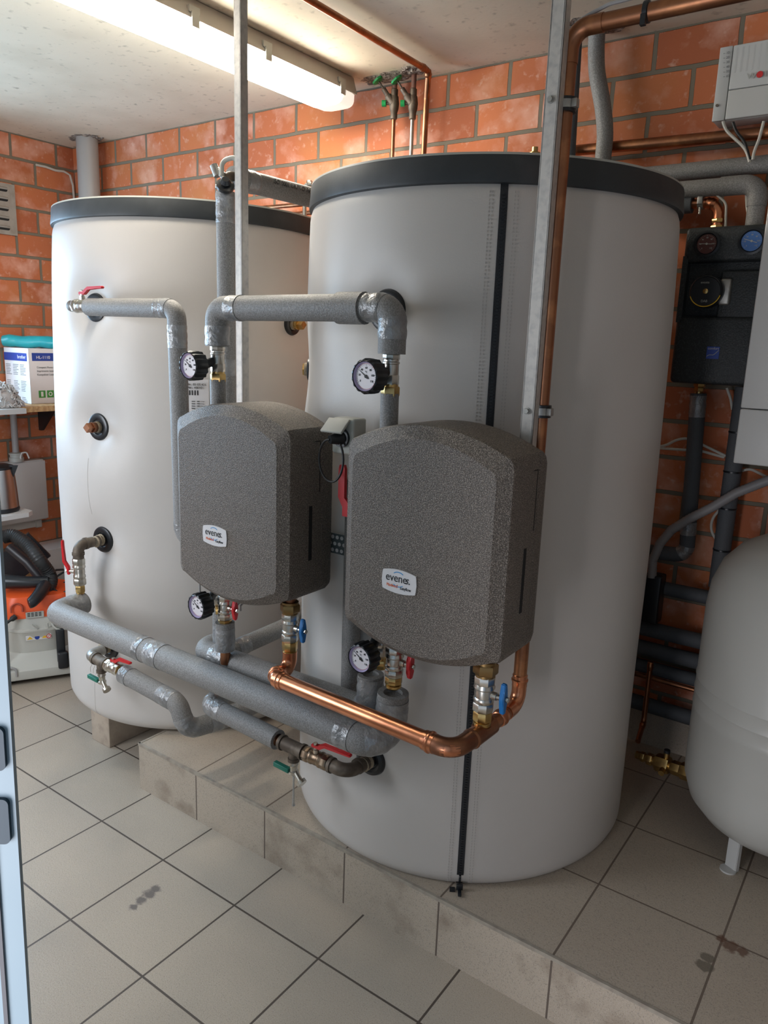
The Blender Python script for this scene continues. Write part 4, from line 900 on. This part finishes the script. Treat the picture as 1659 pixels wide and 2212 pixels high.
# cables from the controller
cab = [([(1562, 262), (1566, 280), (1588, 300), (1612, 322), (1619, 350)], m_cab, 'leftmost white cable curving out under the heating controller'),
       ([(1583, 264), (1590, 285), (1608, 305), (1620, 345)], m_bcab, 'black cable under the heating controller'),
       ([(1650, 262), (1640, 300), (1628, 330), (1626, 345)], m_cab, 'right white cable joining the bundle under the controller'),
       ([(1612, 415), (1614, 450), (1620, 475)], m_cab, 'left white cable entering the black pump group'),
       ([(1620, 415), (1622, 450), (1626, 475)], m_bcab, 'black cable entering the black pump group'),
       ([(1628, 415), (1630, 450), (1630, 475)], m_cab, 'right white cable entering the black pump group'),
       ([(1420, 965), (1440, 962), (1460, 950), (1485, 946), (1520, 962), (1568, 985)], m_cab, 'upper pale wire crossing the bricks below the pump group'),
       ([(1424, 968), (1480, 972), (1518, 975), (1565, 988)], m_cab, 'lower pale wire crossing the bricks below the pump group'),
       ([(1570, 838), (1578, 860), (1582, 885)], m_cab, 'short white wire just under the pump group'),
       ([(1555, 1100), (1538, 1120), (1535, 1145), (1548, 1168)], m_cab, 'white wire curling beside the taped foam pipe'),
       ([(1600, 1018), (1620, 1012), (1640, 1022), (1659, 1032)], m_cab, 'white wire hanging under the boiler')]
for pts, m_, lab in cab:
    P = [at(px, py, y=5.18 if px < 1560 or py > 830 else 4.98) for px, py in pts]; bm = BM(); sweep(bm, fillet(P, .3, 5), .014, 8); solo('cable', bm, m_, lab, 'cable', P[0])
# vertical foam pipes below
P = [(at(1508, 858, y=5.1).x, 5.1, at(1508, 850, y=5.1).z), (at(1480, 1170, y=5.1).x+.03, 5.1, at(1480, 1200, y=5.1).z), (4.9, 5.1, at(1430, 1200, y=5.1).z)]
t = run(m1, P, .078, m_foamd, 'dark foam pipe dropping under the pump group and turning left', tapes=((.02, .24), (1.34, 1.48), (1.6, 1.72)), bend=.12)
bm = BM(); hexn(bm, V(*P[0])+Z*.02, Z, .05, .05); hexn(bm, V(*P[0])+Z*.07, Z, .06, .05); sweep(bm, [V(*P[0])-Z*.02, V(*P[0])+Z*.16], .04); obj('union_nut', bm, m_brass, t)
q0 = at(1590, 835, y=5.1); q1 = at(1562, 1230, y=5.1); xq = (q0.x+q1.x)/2+.02
t = run(m1, [(xq, 5.1, q0.z), (xq, 5.1, q1.z-.2)], .085, m_foamd, 'dark foam pipe with black ties beside the boiler')
for py in (932, 1018, 1098, 1190):
    bm = BM(); zz = at(1575, py, y=5.1).z; lathe(bm, [(.086, -.01), (.09, -.008), (.09, .008), (.086, .01)], (xq, 5.1, zz), Z, 28); obj('cable_tie', bm, m_black, t)
# corrugated drain hose
P = [at(px, py, y=4.93) for px, py in ((1680, 1030), (1640, 1045), (1590, 1065), (1540, 1095), (1490, 1120), (1450, 1145), (1425, 1175), (1410, 1210), (1408, 1250))]
Pf = []
for a_, b_ in zip(P, P[1:]):
    for k in range(14): Pf.append(a_.lerp(b_, k/14))
bm = BM(); sweep(bm, Pf, .045, 16, rf=lambda s, i: .045+.004*(i % 2)); solo('drain_hose', bm, m_hosec, 'pale corrugated hose arching down behind the right tank', 'hose', P[-1])
p = at(1408, 1300, y=5.0); bm = BM(); bbox(bm, (p.x-.1, 4.9, p.z-.22), (p.x+.1, 5.1, p.z+.32), bev=.02); t = solo('condensate_trap', bm, m_black, 'black upright trap at the end of the corrugated hose', 'trap', p)
# horizontal foam pipes low on the back wall
for px, py, rr, m_, lab in ((1440, 1272, .075, m_foamd, 'topmost of the low dark foam pipes behind the vessel, with a black tie'),
                            (1440, 1368, .085, m_foamd, 'second from the top of the low dark foam pipes behind the vessel'),
                            (1440, 1412, .085, m_foamd, 'third from the top of the low dark foam pipes behind the vessel'),
                            (1440, 1452, .075, m_foamd, 'fourth from the top of the low dark foam pipes behind the vessel'),
                            (1440, 1535, .085, m_foamd, 'lowest of the dark foam pipes behind the vessel')):
    p = at(px, py, y=5.12); run(m1, [(p.x-.9, 5.12, p.z), (p.x+3, 5.12, p.z)], rr, m_, lab)
p = at(1440, 1478, y=5.0); run('copper_pipe', [(p.x-.8, 5.05, p.z), (p.x+2.5, 5.05, p.z)], .025, m_copb, 'thin copper pipe low on the back wall behind the vessel')
pt = at(1410, 1430, y=4.85); pb_ = at(1396, 1560, y=4.85)
t = run('copper_pipe', [(pt.x-.02, 4.85, pt.z), (pt.x-.02, 4.85, pb_.z), (pt.x+.02, 4.55, pb_.z-.10)], .028, m_copb, 'short upright copper pipe in the dark gap beside the vessel', bend=.08, collars=(.05, .75))
# brass fittings towards the vessel
a_ = at(1375, 1630, y=4.15); b_ = at(1485, 1668, y=4.05)
t = thing('brass_fittings', a_, 'row of brass unions and a tee joined to the expansion vessel', 'pipe fitting'); d_ = (b_-a_).normalized(); LL = (b_-a_).length
bm = BM(); sweep(bm, [a_, b_], .04)
for f, rr, hh_ in ((.08, .05, .05), (.22, .06, .06), (.40, .09, .14), (.70, .07, .1), (.88, .085, .13)): hexn(bm, a_+d_*LL*f, d_, rr, hh_)
sweep(bm, [a_+d_*LL*.58, a_+d_*LL*.58+Z*.13], .03); sweep(bm, [a_+d_*LL*.58, a_+d_*LL*.58-Z*.03-Y*.14], .03); obj('body', bm, m_brass, t)
bm = BM(); lathe(bm, [(.03, 0), (.03, .03)], a_+d_*LL*.58+Z*.13, Z, 16); obj('cap', bm, m_black, t)
# expansion vessel
c = (6.9, 4.1); t = thing('expansion_vessel', (c[0], c[1], HP), 'white steel expansion vessel on legs at the right edge', 'vessel')
prof = [(0.02, .72), (.25, .735), (.5, .80), (.68, .90), (.79, 1.03), (.845, 1.2), (.85, 1.35), (.85, 1.88), (.856, 1.90), (.85, 1.92), (.85, 2.02), (.857, 2.04), (.85, 2.06), (.85, 2.16), (.857, 2.18), (.85, 2.2), (.85, 2.85), (.83, 3.05), (.76, 3.25), (.62, 3.42), (.42, 3.53), (.2, 3.58), (.02, 3.59)]
bm = BM(); lathe(bm, prof, (c[0], c[1], 0), Z, 96); obj('shell', bm, m_ves, t)
for ang in (244, 4, 124):
    d2 = V(math.cos(A(ang)), math.sin(A(ang)), 0); q = V(c[0], c[1], 0)+d2*.60; sd = V(-d2.y, d2.x, 0)
    bm = BM(); box(bm, q+V(0, 0, .72), (.10, .02, .33), (sd, d2, Z)); box(bm, q+V(0, 0, .72)+sd*.05+d2*-.015, (.012, .04, .33), (sd, d2, Z)); box(bm, q+V(0, 0, .72)-sd*.05+d2*-.015, (.012, .04, .33), (sd, d2, Z))
    prism(bm, [q+V(0, 0, HP)+sd*(.07*math.cos(A(a)))+d2*(.035+.07*math.sin(A(a))) for a in range(0, 360, 20)], Z*.015); obj('leg', bm, m_whitm, t)

# ------------------------------------------------------------------ left corner
# drain pipe in the corner
bm = BM(); xx = at(190, 350, y=5.05).x; sweep(bm, [(xx, 5.05, 0), (xx, 5.05, HC)], .175, 32); solo('drain_pipe', bm, m_pvc, 'upright grey plastic drain pipe in the back left corner', 'pipe', (xx, 5.05, 0))
# cable up the left wall
P = [at(px, py, x=XL+.03) for px, py in ((78, 356), (98, 360), (120, 368), (138, 370), (150, 378), (155, 400), (157, 435))]; P[-3:] = [V(XL+.03, 5.25, P[-3].z), V(XL+.03, 5.3, P[-2].z), V(XL+.03, 5.31, P[-1].z)]
bm = BM(); sweep(bm, P, .02, 8); t = solo('wall_cable', bm, m_cab, 'cream cable clipped across the bricks of the left wall', 'cable', P[0])
# vent grille
a_ = at(0, 395, x=XL); b_ = at(35, 510, x=XL); t = thing('vent_grille', (XL, 4.0, b_.z), 'beige slotted vent grille on the left brick wall', 'vent')
bm = BM(); bbox(bm, (XL, 3.3, b_.z), (XL+.05, b_.y, a_.z)); obj('plate', bm, m_vent, t, smooth=False)
for k in range(5):
    zz = b_.z+.1+(a_.z-b_.z-.2)*k/4
    for y1 in (b_.y-.12, b_.y-.47): 
        bm = BM(); prism(bm, [V(XL+.045, y1-.13+p_[0], zz+p_[1]) for p_ in rrect(.24, .065, .03)], V(.012, 0, 0)); obj('slot', bm, m_dark, t)
        bm = BM(); box(bm, (XL+.06, y1-.13, zz+.02), (.02, .23, .03), (V(.8, 0, -.6), Y, V(.6, 0, .8))); obj('louvre', bm, m_vent, t)
# shelf
zs = at(70, 873, x=-4.75).z
t = thing('corner_shelf', (XL, 4.2, zs), 'particle-board shelf on the left wall holding the printer carton', 'shelf')
bm = BM(); out = [(XL, 2.2), (-4.35, 2.2)] + [(-4.35-.35*(1-math.cos(A(q))), 4.45+.41*math.sin(A(q))) for q in range(0, 91, 15)] + [(-4.75, 4.86), (XL, 4.86)]
prism(bm, [V(p_[0], p_[1], zs-.09) for p_ in out], V(0, 0, .09)); obj('board', bm, m_osb, t, smooth=False)
q = at(84, 900, x=XL+.03)
bm = BM(); prism(bm, [V(XL, q.y, zs-.09), V(XL+.55, q.y, zs-.09), V(XL+.5, q.y, zs-.15), V(XL+.07, q.y, zs-.55), V(XL, q.y, zs-.55)], V(0, .06, 0)); obj('bracket', bm, m_black, t)
# printer carton
k0 = at(68, 873, x=-4.75); k1 = at(68, 753, x=-4.75); y0 = k0.y
t = thing('printer_carton', (-5.1, y0+.4, zs), 'white and blue printer carton standing on the corner shelf', 'carton')
bm = BM(); bbox(bm, (-5.5, y0, zs+.004), (-4.75, y0+.95, k1.z)); cb = obj('carton', bm, m_cardw, t, smooth=False); zt = k1.z
bm = BM(); bbox(bm, (-5.5, y0-.004, zt-.21), (-4.80, y0, zt-.08)); bbox(bm, (-4.75, y0+.06, zt-.2), (-4.746, y0+.95, zt-.07)); obj('blue_band', bm, m_cardb, t, smooth=False)
text('carton_lettering', 'brother', .085, V(-5.08, y0-.006, zt-.17), X, Z, m_cardw, t, sx=.95); text('carton_lettering', 'HL-1110', .07, V(-4.743, y0+.13, zt-.165), Y, Z, m_cardw, t)
text('carton_lettering', 'Compact Mono Laser Printer', .045, V(-4.743, y0+.13, zt-.32), Y, Z, m_greyink, t); text('carton_lettering', 'Imprimante laser compacte', .045, V(-4.743, y0+.13, zt-.38), Y, Z, m_greyink, t); text('carton_lettering', 'Kompakter Laserdrucker', .045, V(-4.743, y0+.13, zt-.44), Y, Z, m_greyink, t)
bm = BM()
for cx_ in (-5.46, -5.24, -5.02):
    for g in range(3):
        for k in range(7):
            L_ = random.uniform(.1, .17); zz = zt-.28-g*.27-k*.027; bbox(bm, (cx_, y0-.004, zz), (cx_+L_, y0, zz+.010))
obj('printed_text', bm, m_greyink, t, smooth=False)
bm = BM()
for k in range(3): bbox(bm, (-4.75, y0+.14+.15*k, zs+.1), (-4.746, y0+.26+.15*k, zs+.22))
ic = obj('green_icons', bm, m_cardg, t, smooth=False)
bm = BM(); bbox(bm, (-4.746, y0+.18, zs+.12), (-4.744, y0+.22, zs+.2)); obj('icon_mark', bm, m_cardw, ic, smooth=False)
bm = BM(); lathe(bm, [(.035, 0), (.035, .003), (.022, .003), (.022, 0)], (-4.746, y0+.35, zs+.16), X, 20, close=False); obj('icon_mark', bm, m_cardw, ic, smooth=False)
bm = BM(); bbox(bm, (-4.746, y0+.47, zs+.12), (-4.744, y0+.53, zs+.15)); obj('icon_mark', bm, m_cardw, ic, smooth=False)
# bag rolls on the carton
bm = BM(); a_ = V(-5.45, y0-.02, zt+.105); b_ = V(-4.62, y0+.62, zt+.105)
P = [a_.lerp(b_, k/10)+V(0, 0, .008*math.sin(k*1.3)) for k in range(11)]
sweep(bm, P, .1, 28, rf=lambda s, i: .100+.006*math.sin(i*1.9) if 0 < i < 10 else .09); solo('bag_roll', bm, m_teal, 'teal roll of rubbish bags lying on the printer carton', 'bag roll', (-5, y0+.3, zt))
bm = BM(); sweep(bm, [(-5.3, y0+.55, zt+.09), (-4.95, y0+.9, zt+.09)], .09, 24); t = solo('bag_roll', bm, m_navy, 'navy roll of rubbish bags behind the teal one', 'bag roll', (-5.1, y0+.7, zt))
bm = BM(); sweep(bm, [(-5.08, y0+.77, zt+.09), (-4.98, y0+.87, zt+.09)], .093, 24); obj('paper_label', bm, m_cardw, t)
# white board with the mop cloth, in front
q = at(57, 888, x=-4.1); yw = q.y; zw = q.z
bm = BM(); bbox(bm, (-4.33, 1.0, zw-.04), (-4.1, yw, zw+.04)); bbox(bm, (-5.2, 1.0, zw-.04), (-4.33, 2.15, zw+.04)); bbox(bm, (-5.2, .2, 0), (-5.12, .7, zw-.04)); bbox(bm, (-5.2, .2, zw-.04), (-4.1, 1.0, zw+.04)); solo('side_table', bm, m_whitm, 'white melamine board with the grey mop cloth on it', 'table', (-4.6, 2.4, 0), smooth=False)
bm = BM(); rnd = random.Random(3); cM = at(5, 860, x=-4.5); cM = V(-4.55, cM.y-.05, zw+.04)
for k in range(520):
    th = rnd.uniform(0, 2*math.pi); ph = rnd.uniform(0, 1.45); n_ = V(math.cos(th)*math.cos(ph), math.sin(th)*math.cos(ph), math.sin(ph))
    p_ = cM+V(n_.x*.26, n_.y*.34, n_.z*.36*rnd.uniform(.8, 1.05)+.01); tg = n_.cross(V(rnd.uniform(-1, 1), rnd.uniform(-1, 1), rnd.uniform(-1, 1))).normalized()
    e_ = p_+tg*.07+n_*rnd.uniform(-.01, .07)-Z*.02
    p_.z = max(p_.z, cM.z+.015); e_.z = max(e_.z, cM.z+.015)
    sweep(bm, [p_-tg*.03, p_+n_*.02, e_], .012, 6)
lathe(bm, [(.26, 0), (.28, .1), (.24, .22), (.1, .32)], cM, Z, 16)
o = solo('mop_cloth', bm, m_mop, 'shaggy grey mop cloth heaped on the white board at the left', 'mop', cM)
# fuse box and conduit
a_ = at(20, 996, x=XL+.22); b_ = at(96, 992, x=XL+.22); c_ = at(103, 1121, x=XL+.22)
t = thing('fuse_box', (XL, (a_.y+b_.y)/2, c_.z), 'pale grey metal fuse box on the left wall under the shelf', 'fuse box')
bm = BM(); bbox(bm, (XL, a_.y-.3, c_.z), (XL+.2, b_.y, b_.z), bev=.02); obj('casing', bm, m_whitm, t)
bm = BM(); bbox(bm, (XL+.2, a_.y-.3, c_.z+.02), (XL+.225, b_.y+.01, b_.z-.02), bev=.01); obj('door', bm, m_whitm, t)
bm = BM(); yy = at(92, 1130, x=XL+.2).y; bbox(bm, (XL+.02, yy-.1, c_.z-.15), (XL+.16, yy+.02, c_.z), bev=.02); bbox(bm, (XL, a_.y-.3, c_.z-.13), (XL+.14, yy-.1, c_.z)); obj('bottom_bracket', bm, m_greyp, t)
bm = BM(); q = at(52, 985, x=XL+.24); sweep(bm, fillet([q+V(0, -.07, -.05), q+V(0, -.05, .06), q+V(0, .05, .06), q+V(0, .09, -.05)], .04), .014, 8); obj('wire_loop', bm, m_white, t)
q = at(33, 960, x=XL+.12)
t = thing('conduit', (XL+.12, q.y, b_.z), 'grey conduit rising from the fuse box to the shelf', 'conduit')
bm = BM(); sweep(bm, [(XL+.12, q.y, b_.z), (XL+.12, q.y, zs-.1)], .055); obj('tube', bm, m_pvc, t)
bm = BM(); lathe(bm, [(.12, 0), (.12, .07), (.105, .075), (.105, .12), (.12, .125), (.12, .15), (.07, .16)], (XL+.13, q.y, b_.z), Z, 24); obj('gland', bm, m_greyp, t)
# kettle on its white shelf
q = at(70, 1104, x=-4.1); zk = q.z; yk = q.y
bm = BM(); prism(bm, [V(-5.0, .6, zk-.06), V(-4.0, .6, zk-.06), V(-4.0, yk-.12, zk-.06), V(-4.1, yk, zk-.06), V(-5.0, yk, zk-.06)], V(0, 0, .07)); bbox(bm, (-4.95, .8, 0), (-4.88, 1.5, zk-.06)); solo('kitchen_shelf', bm, m_white, 'small white shelf carrying the kettle at the left edge', 'shelf', (-4.5, 2, 0), smooth=False)
ck = at(2, 1100, z=zk+.01); ck = V(*(at(-2, 1104, x=-4.45)[:])); ck.z = zk+.012
ztk = at(10, 1003, x=-4.4).z; H = ztk-ck.z
t = thing('kettle', ck, 'brushed steel electric kettle with black base and lid', 'kettle')
bm = BM(); lathe(bm, [(.30, .06), (.30, .1), (.285, H*.5), (.26, H*.93)], ck, Z, 48); obj('body', bm, m_steel, t)
bm = BM(); lathe(bm, [(.30, 0), (.31, .03), (.30, .07)], ck, Z, 48); obj('base', bm, m_black, t)
bm = BM(); lathe(bm, [(.262, H*.92), (.262, H*.97), (.2, H), (.02, H+.01)], ck, Z, 48)
dk = (rt*1).normalized(); prism(bm, [ck+dk*.24+V(0, 0, H*.97), ck+dk*.36+V(0, 0, H*.99), ck+dk*.27+V(0, 0, H*.72)], V(-.06, -.06, 0)); obj('lid', bm, m_black, t)
# boards behind the cleaner
p = at(30, 1300, x=-4.4); bm = BM(); bbox(bm, (-5.4, 2.0, .0), (-4.4, p.y+.35, min(at(30, 1235, x=-4.4).z, zk-.1))); bbox(bm, (-4.4, 2.0, .0), (-4.2, p.y+.2, .55)); solo('wooden_crate', bm, m_osb, 'yellow-brown wooden crate behind the vacuum cleaner', 'crate', (-4.9, 2.6, 0), smooth=False)
p = at(115, 1200, x=-4.9); bm = BM(); bbox(bm, (-5.5, at(60, 1240, x=-4.9).y, 0), (-4.9, 5.2, at(110, 1188, x=-4.9).z)); solo('storage_box', bm, m_whitm, 'plain white box against the left wall behind the vacuum hose', 'box', (-5.2, 4.5, 0), smooth=False)

# ------------------------------------------------------------------ vacuum cleaner
vc = V(-3.03, 2.72, 0)
ray_ = (V(CAM.x, CAM.y, 0)-V(vc.x, vc.y, 0)).normalized(); sd = V(-ray_.y, ray_.x, 0)   # facing the camera; sd points right as seen
t = thing('vacuum_cleaner', vc, 'orange and pale grey wet-and-dry vacuum cleaner on the floor by the left tank', 'vacuum cleaner')
def VP(s, f, z): return vc + sd*s + ray_*f + Z*(z*.72)
def sq(w_, d_, z, r_=.12, f0=0, s0=0): return [VP(p_[0]+s0, p_[1]+f0, z) for p_ in rrect(w_, d_, r_, 6)]
bm = BM(); loft(bm, [sq(1.30, 1.20, .12), sq(1.32, 1.22, .16), sq(1.30, 1.2, .30, .16), sq(1.15, 1.05, .42, .25), sq(1.02, .92, .60, .4)]); obj('chassis', bm, m_vacg, t)
bm = BM(); loft(bm, [sq(.96, .86, .30, .4), sq(1.0, .92, .75, .42), sq(1.06, .98, 1.04, .44), sq(1.10, 1.0, 1.06, .44), sq(1.10, 1.0, 1.10, .44), sq(1.04, .94, 1.12, .4)]); tub = obj('tub', bm, m_vacg, t)
bm = BM(); loft(bm, [sq(1.02, .92, 1.10, .4), sq(.98, .88, 1.35, .3)]); obj('head_base', bm, m_vacg, t)
bm = BM(); loft(bm, [sq(.98, .90, 1.34, .2), sq(.99, .9, 1.40, .2), sq(.94, .84, 1.66, .2), sq(.88, .78, 1.76, .2), sq(.7, .6, 1.79, .2)]); hdv = obj('motor_head', bm, m_orange, t)
for s_ in (-.28, .28):
    bm = BM(); P = [VP(s_-.075, .47, 1.50), VP(s_-.075, .45, 1.62), VP(s_, .43, 1.68), VP(s_+.075, .45, 1.62), VP(s_+.075, .47, 1.50)]; sweep(bm, fillet(P, .06), .014, 8); obj('latch', bm, mat('dark_orange', (.35, .05, .02), .5) if s_ < 0 else bpy.data.materials['dark_orange'], t)
bm = BM(); bbox_ = [VP(p_[0]-.05, .462, 1.41+p_[1]) for p_ in rrect(.24, .13, .01)]; prism(bm, bbox_, ray_*.006); st = obj('type_plate', bm, m_greyp, t)
bm = BM(); [box(bm, VP(-.13+.05*(k % 4), .470, 1.45-.03*(k//4)), (.035, .002, .012), (sd, ray_, Z)) for k in range(12)]; obj('plate_print', bm, m_ink, st)
bm = BM(); prism(bm, [VP(p_[0]-.02, .472, .93+p_[1]) for p_ in rrect(.34, .10, .008)], ray_*.006); wl = obj('warning_label', bm, m_cardw, t)
bm = BM()
for s_ in (-.135, .06): prism(bm, [VP(s_-.04, .4785, .90), VP(s_+.04, .4785, .90), VP(s_, .4785, .965)], ray_*.002)
obj('warning_triangle', bm, m_yel, wl)
bm = BM(); lathe(bm, [(.033, 0), (.033, .003)], VP(-.04, .478, .93), ray_, 20); obj('blue_sign', bm, m_cardb, wl)
bm = BM(); lathe(bm, [(.035, 0), (.035, .003), (.026, .003), (.026, 0)], VP(.115, .478, .93), ray_, 20, close=False); box(bm, VP(.115, .479, .93), (.055, .002, .007), ((sd+Z).normalized(), ray_, (Z-sd).normalized())); obj('red_sign', bm, m_redp, wl)
bm = BM(); box(bm, VP(.27, .52, .66), (.12, .08, .60), (sd, ray_, Z), bev=.02); box(bm, VP(.29, .60, .44), (.15, .1, .26), (sd, ray_, Z), bev=.03); obj('crevice_nozzle', bm, m_black, t)
bm = BM(); P = [VP(-.50, .61, .22), VP(-.50, .60, .36), VP(-.42, .59, .42), VP(-.34, .60, .36), VP(-.34, .61, .22)]; sweep(bm, fillet(P, .06), .018, 8); obj('front_handle', bm, m_pvc, t)
for s_ in (-.62, .62):
    bm = BM(); lathe(bm, [(.16, -.05), (.19, -.04), (.19, .04), (.16, .05)], VP(s_, -.32, .265), sd, 28); obj('wheel', bm, m_black, t)
bm = BM(); bbox_ = sq(1.1, 1.0, .09, .1); loft(bm, [bbox_, sq(1.1, 1.0, .14, .1)]); obj('underside', bm, m_dark, t)
for s_ in (-.4, .4):
    bm = BM(); lathe(bm, [(.06, -.03), (.06, .03)], VP(s_, .45, .085), sd, 16); obj('castor', bm, m_black, t)
bm = BM(); lathe(bm, [(.14, 0), (.15, .12), (.14, .14), (.12, .14), (.12, .02)], VP(.30, .38, 1.20), (ray_+Z*.2), 28); obj('hose_socket', bm, m_vacg, t)
bm = BM(); [sweep(bm, [VP(-.03+s0, .50, 1.12), VP(-.10+s0*1.5, .52, 1.24)], .012, 6) for s0 in (0, .14)]; obj('tub_clip', bm, m_vacg, t)
# hose and tubes
def smooth_path(P, n=10):
    Q = []
    for i in range(len(P)-1):
        p0, p1, p2, p3 = P[max(i-1, 0)], P[i], P[i+1], P[min(i+2, len(P)-1)]
        for k in range(n): s = k/n; Q.append(.5*((2*p1)+(p2-p0)*s+(2*p0-5*p1+4*p2-p3)*s*s+(3*p1-p0-3*p2+p3)*s**3))
    return Q+[P[-1]]
hx = -2.9
def hv(px, py, x_=hx): return at(px, py, x=x_)
P = smooth_path([hv(8, 1160, -3.4), hv(30, 1158, -3.3), hv(60, 1178, -3.1), hv(85, 1210), hv(106, 1240), hv(108, 1262, -2.8), hv(92, 1290, -2.8)], 16)
bm = BM(); sweep(bm, P, .095, 20, rf=lambda s, i: .095+.007*(i % 2)); obj('corrugated_hose', bm, m_hose, t)
bm = BM(); sweep(bm, [hv(20, 1182, -3.5), hv(60, 1215, -3.2), hv(96, 1258, -3.0)], .075, 18); obj('suction_tube', bm, mat('dark_tube', (.03, .025, .027), .4), t)
bm = BM(); sweep(bm, [hv(5, 1256, -3.2), hv(60, 1258, -2.9), hv(104, 1256, -2.75)], .085, 18, rf=lambda s, i: (.11, .09, .075)[i]); obj('hose_grip', bm, m_black, t)
bm = BM(); sweep(bm, smooth_path([hv(96, 1265, -2.75), hv(86, 1282, -2.6), hv(70, 1300, -2.5), hv(62, 1304, -2.5)], 5), .05, 16, rf=lambda s, i: .10-.002*i); obj('floor_nozzle', bm, m_black, t)
bm = BM(); box(bm, hv(34, 1215, -3.9), (.5, .1, .9), ((sd*.6-Z*.8).normalized(), ray_, (sd*.8+Z*.6).normalized())); obj('brush_nozzle', bm, m_black, t)
P = smooth_path([VP(-.30, .47, 1.42), VP(-.46, .55, 1.28), VP(-.56, .58, .98), VP(-.60, .58, .66), VP(-.78, .5, .3)], 8)
bm = BM(); sweep(bm, P, .022, 10, rf=lambda s, i: .04 if i < 4 else .02); obj('power_lead', bm, m_bcab, t)
for k in range(3):
    c = VP(.42, .1, 1.80+.03*k); bm = BM(); sweep(bm, [c+sd*(.26*math.cos(A(q)))+ray_*(.22*math.sin(A(q)))+Z*(.16*math.cos(A(q+60*k))) for q in range(0, 361, 20)], .016, 8); obj('coiled_lead', bm, m_bcab, t)

# ------------------------------------------------------------------ groups of like things
GROUPS = {'thermometer': 'dial thermometers at the pump stations', 'pump_station': 'foam-cased pump stations', 'buffer_tank': 'white buffer tanks',
          'pipe_clamp': 'clamps on the copper riser', 'stop_valve': 'stop valves by the ceiling hole', 'steel_profile': 'upright steel profiles',
          'drain_cock': 'drain cocks with green handles', 'bag_roll': 'bag rolls on the printer carton', 'insulated_pipe': 'foam-insulated pipes',
          'copper_pipe': 'bare copper pipes', 'ball_valve': 'ball valves of the pipework', 'cable': 'loose cables', 'iron_tee': 'iron tees at the lowest ports'}
for o in bpy.data.objects:
    g = GROUPS.get(o.name.split('.')[0])
    if g and o.parent is None: o['group'] = g
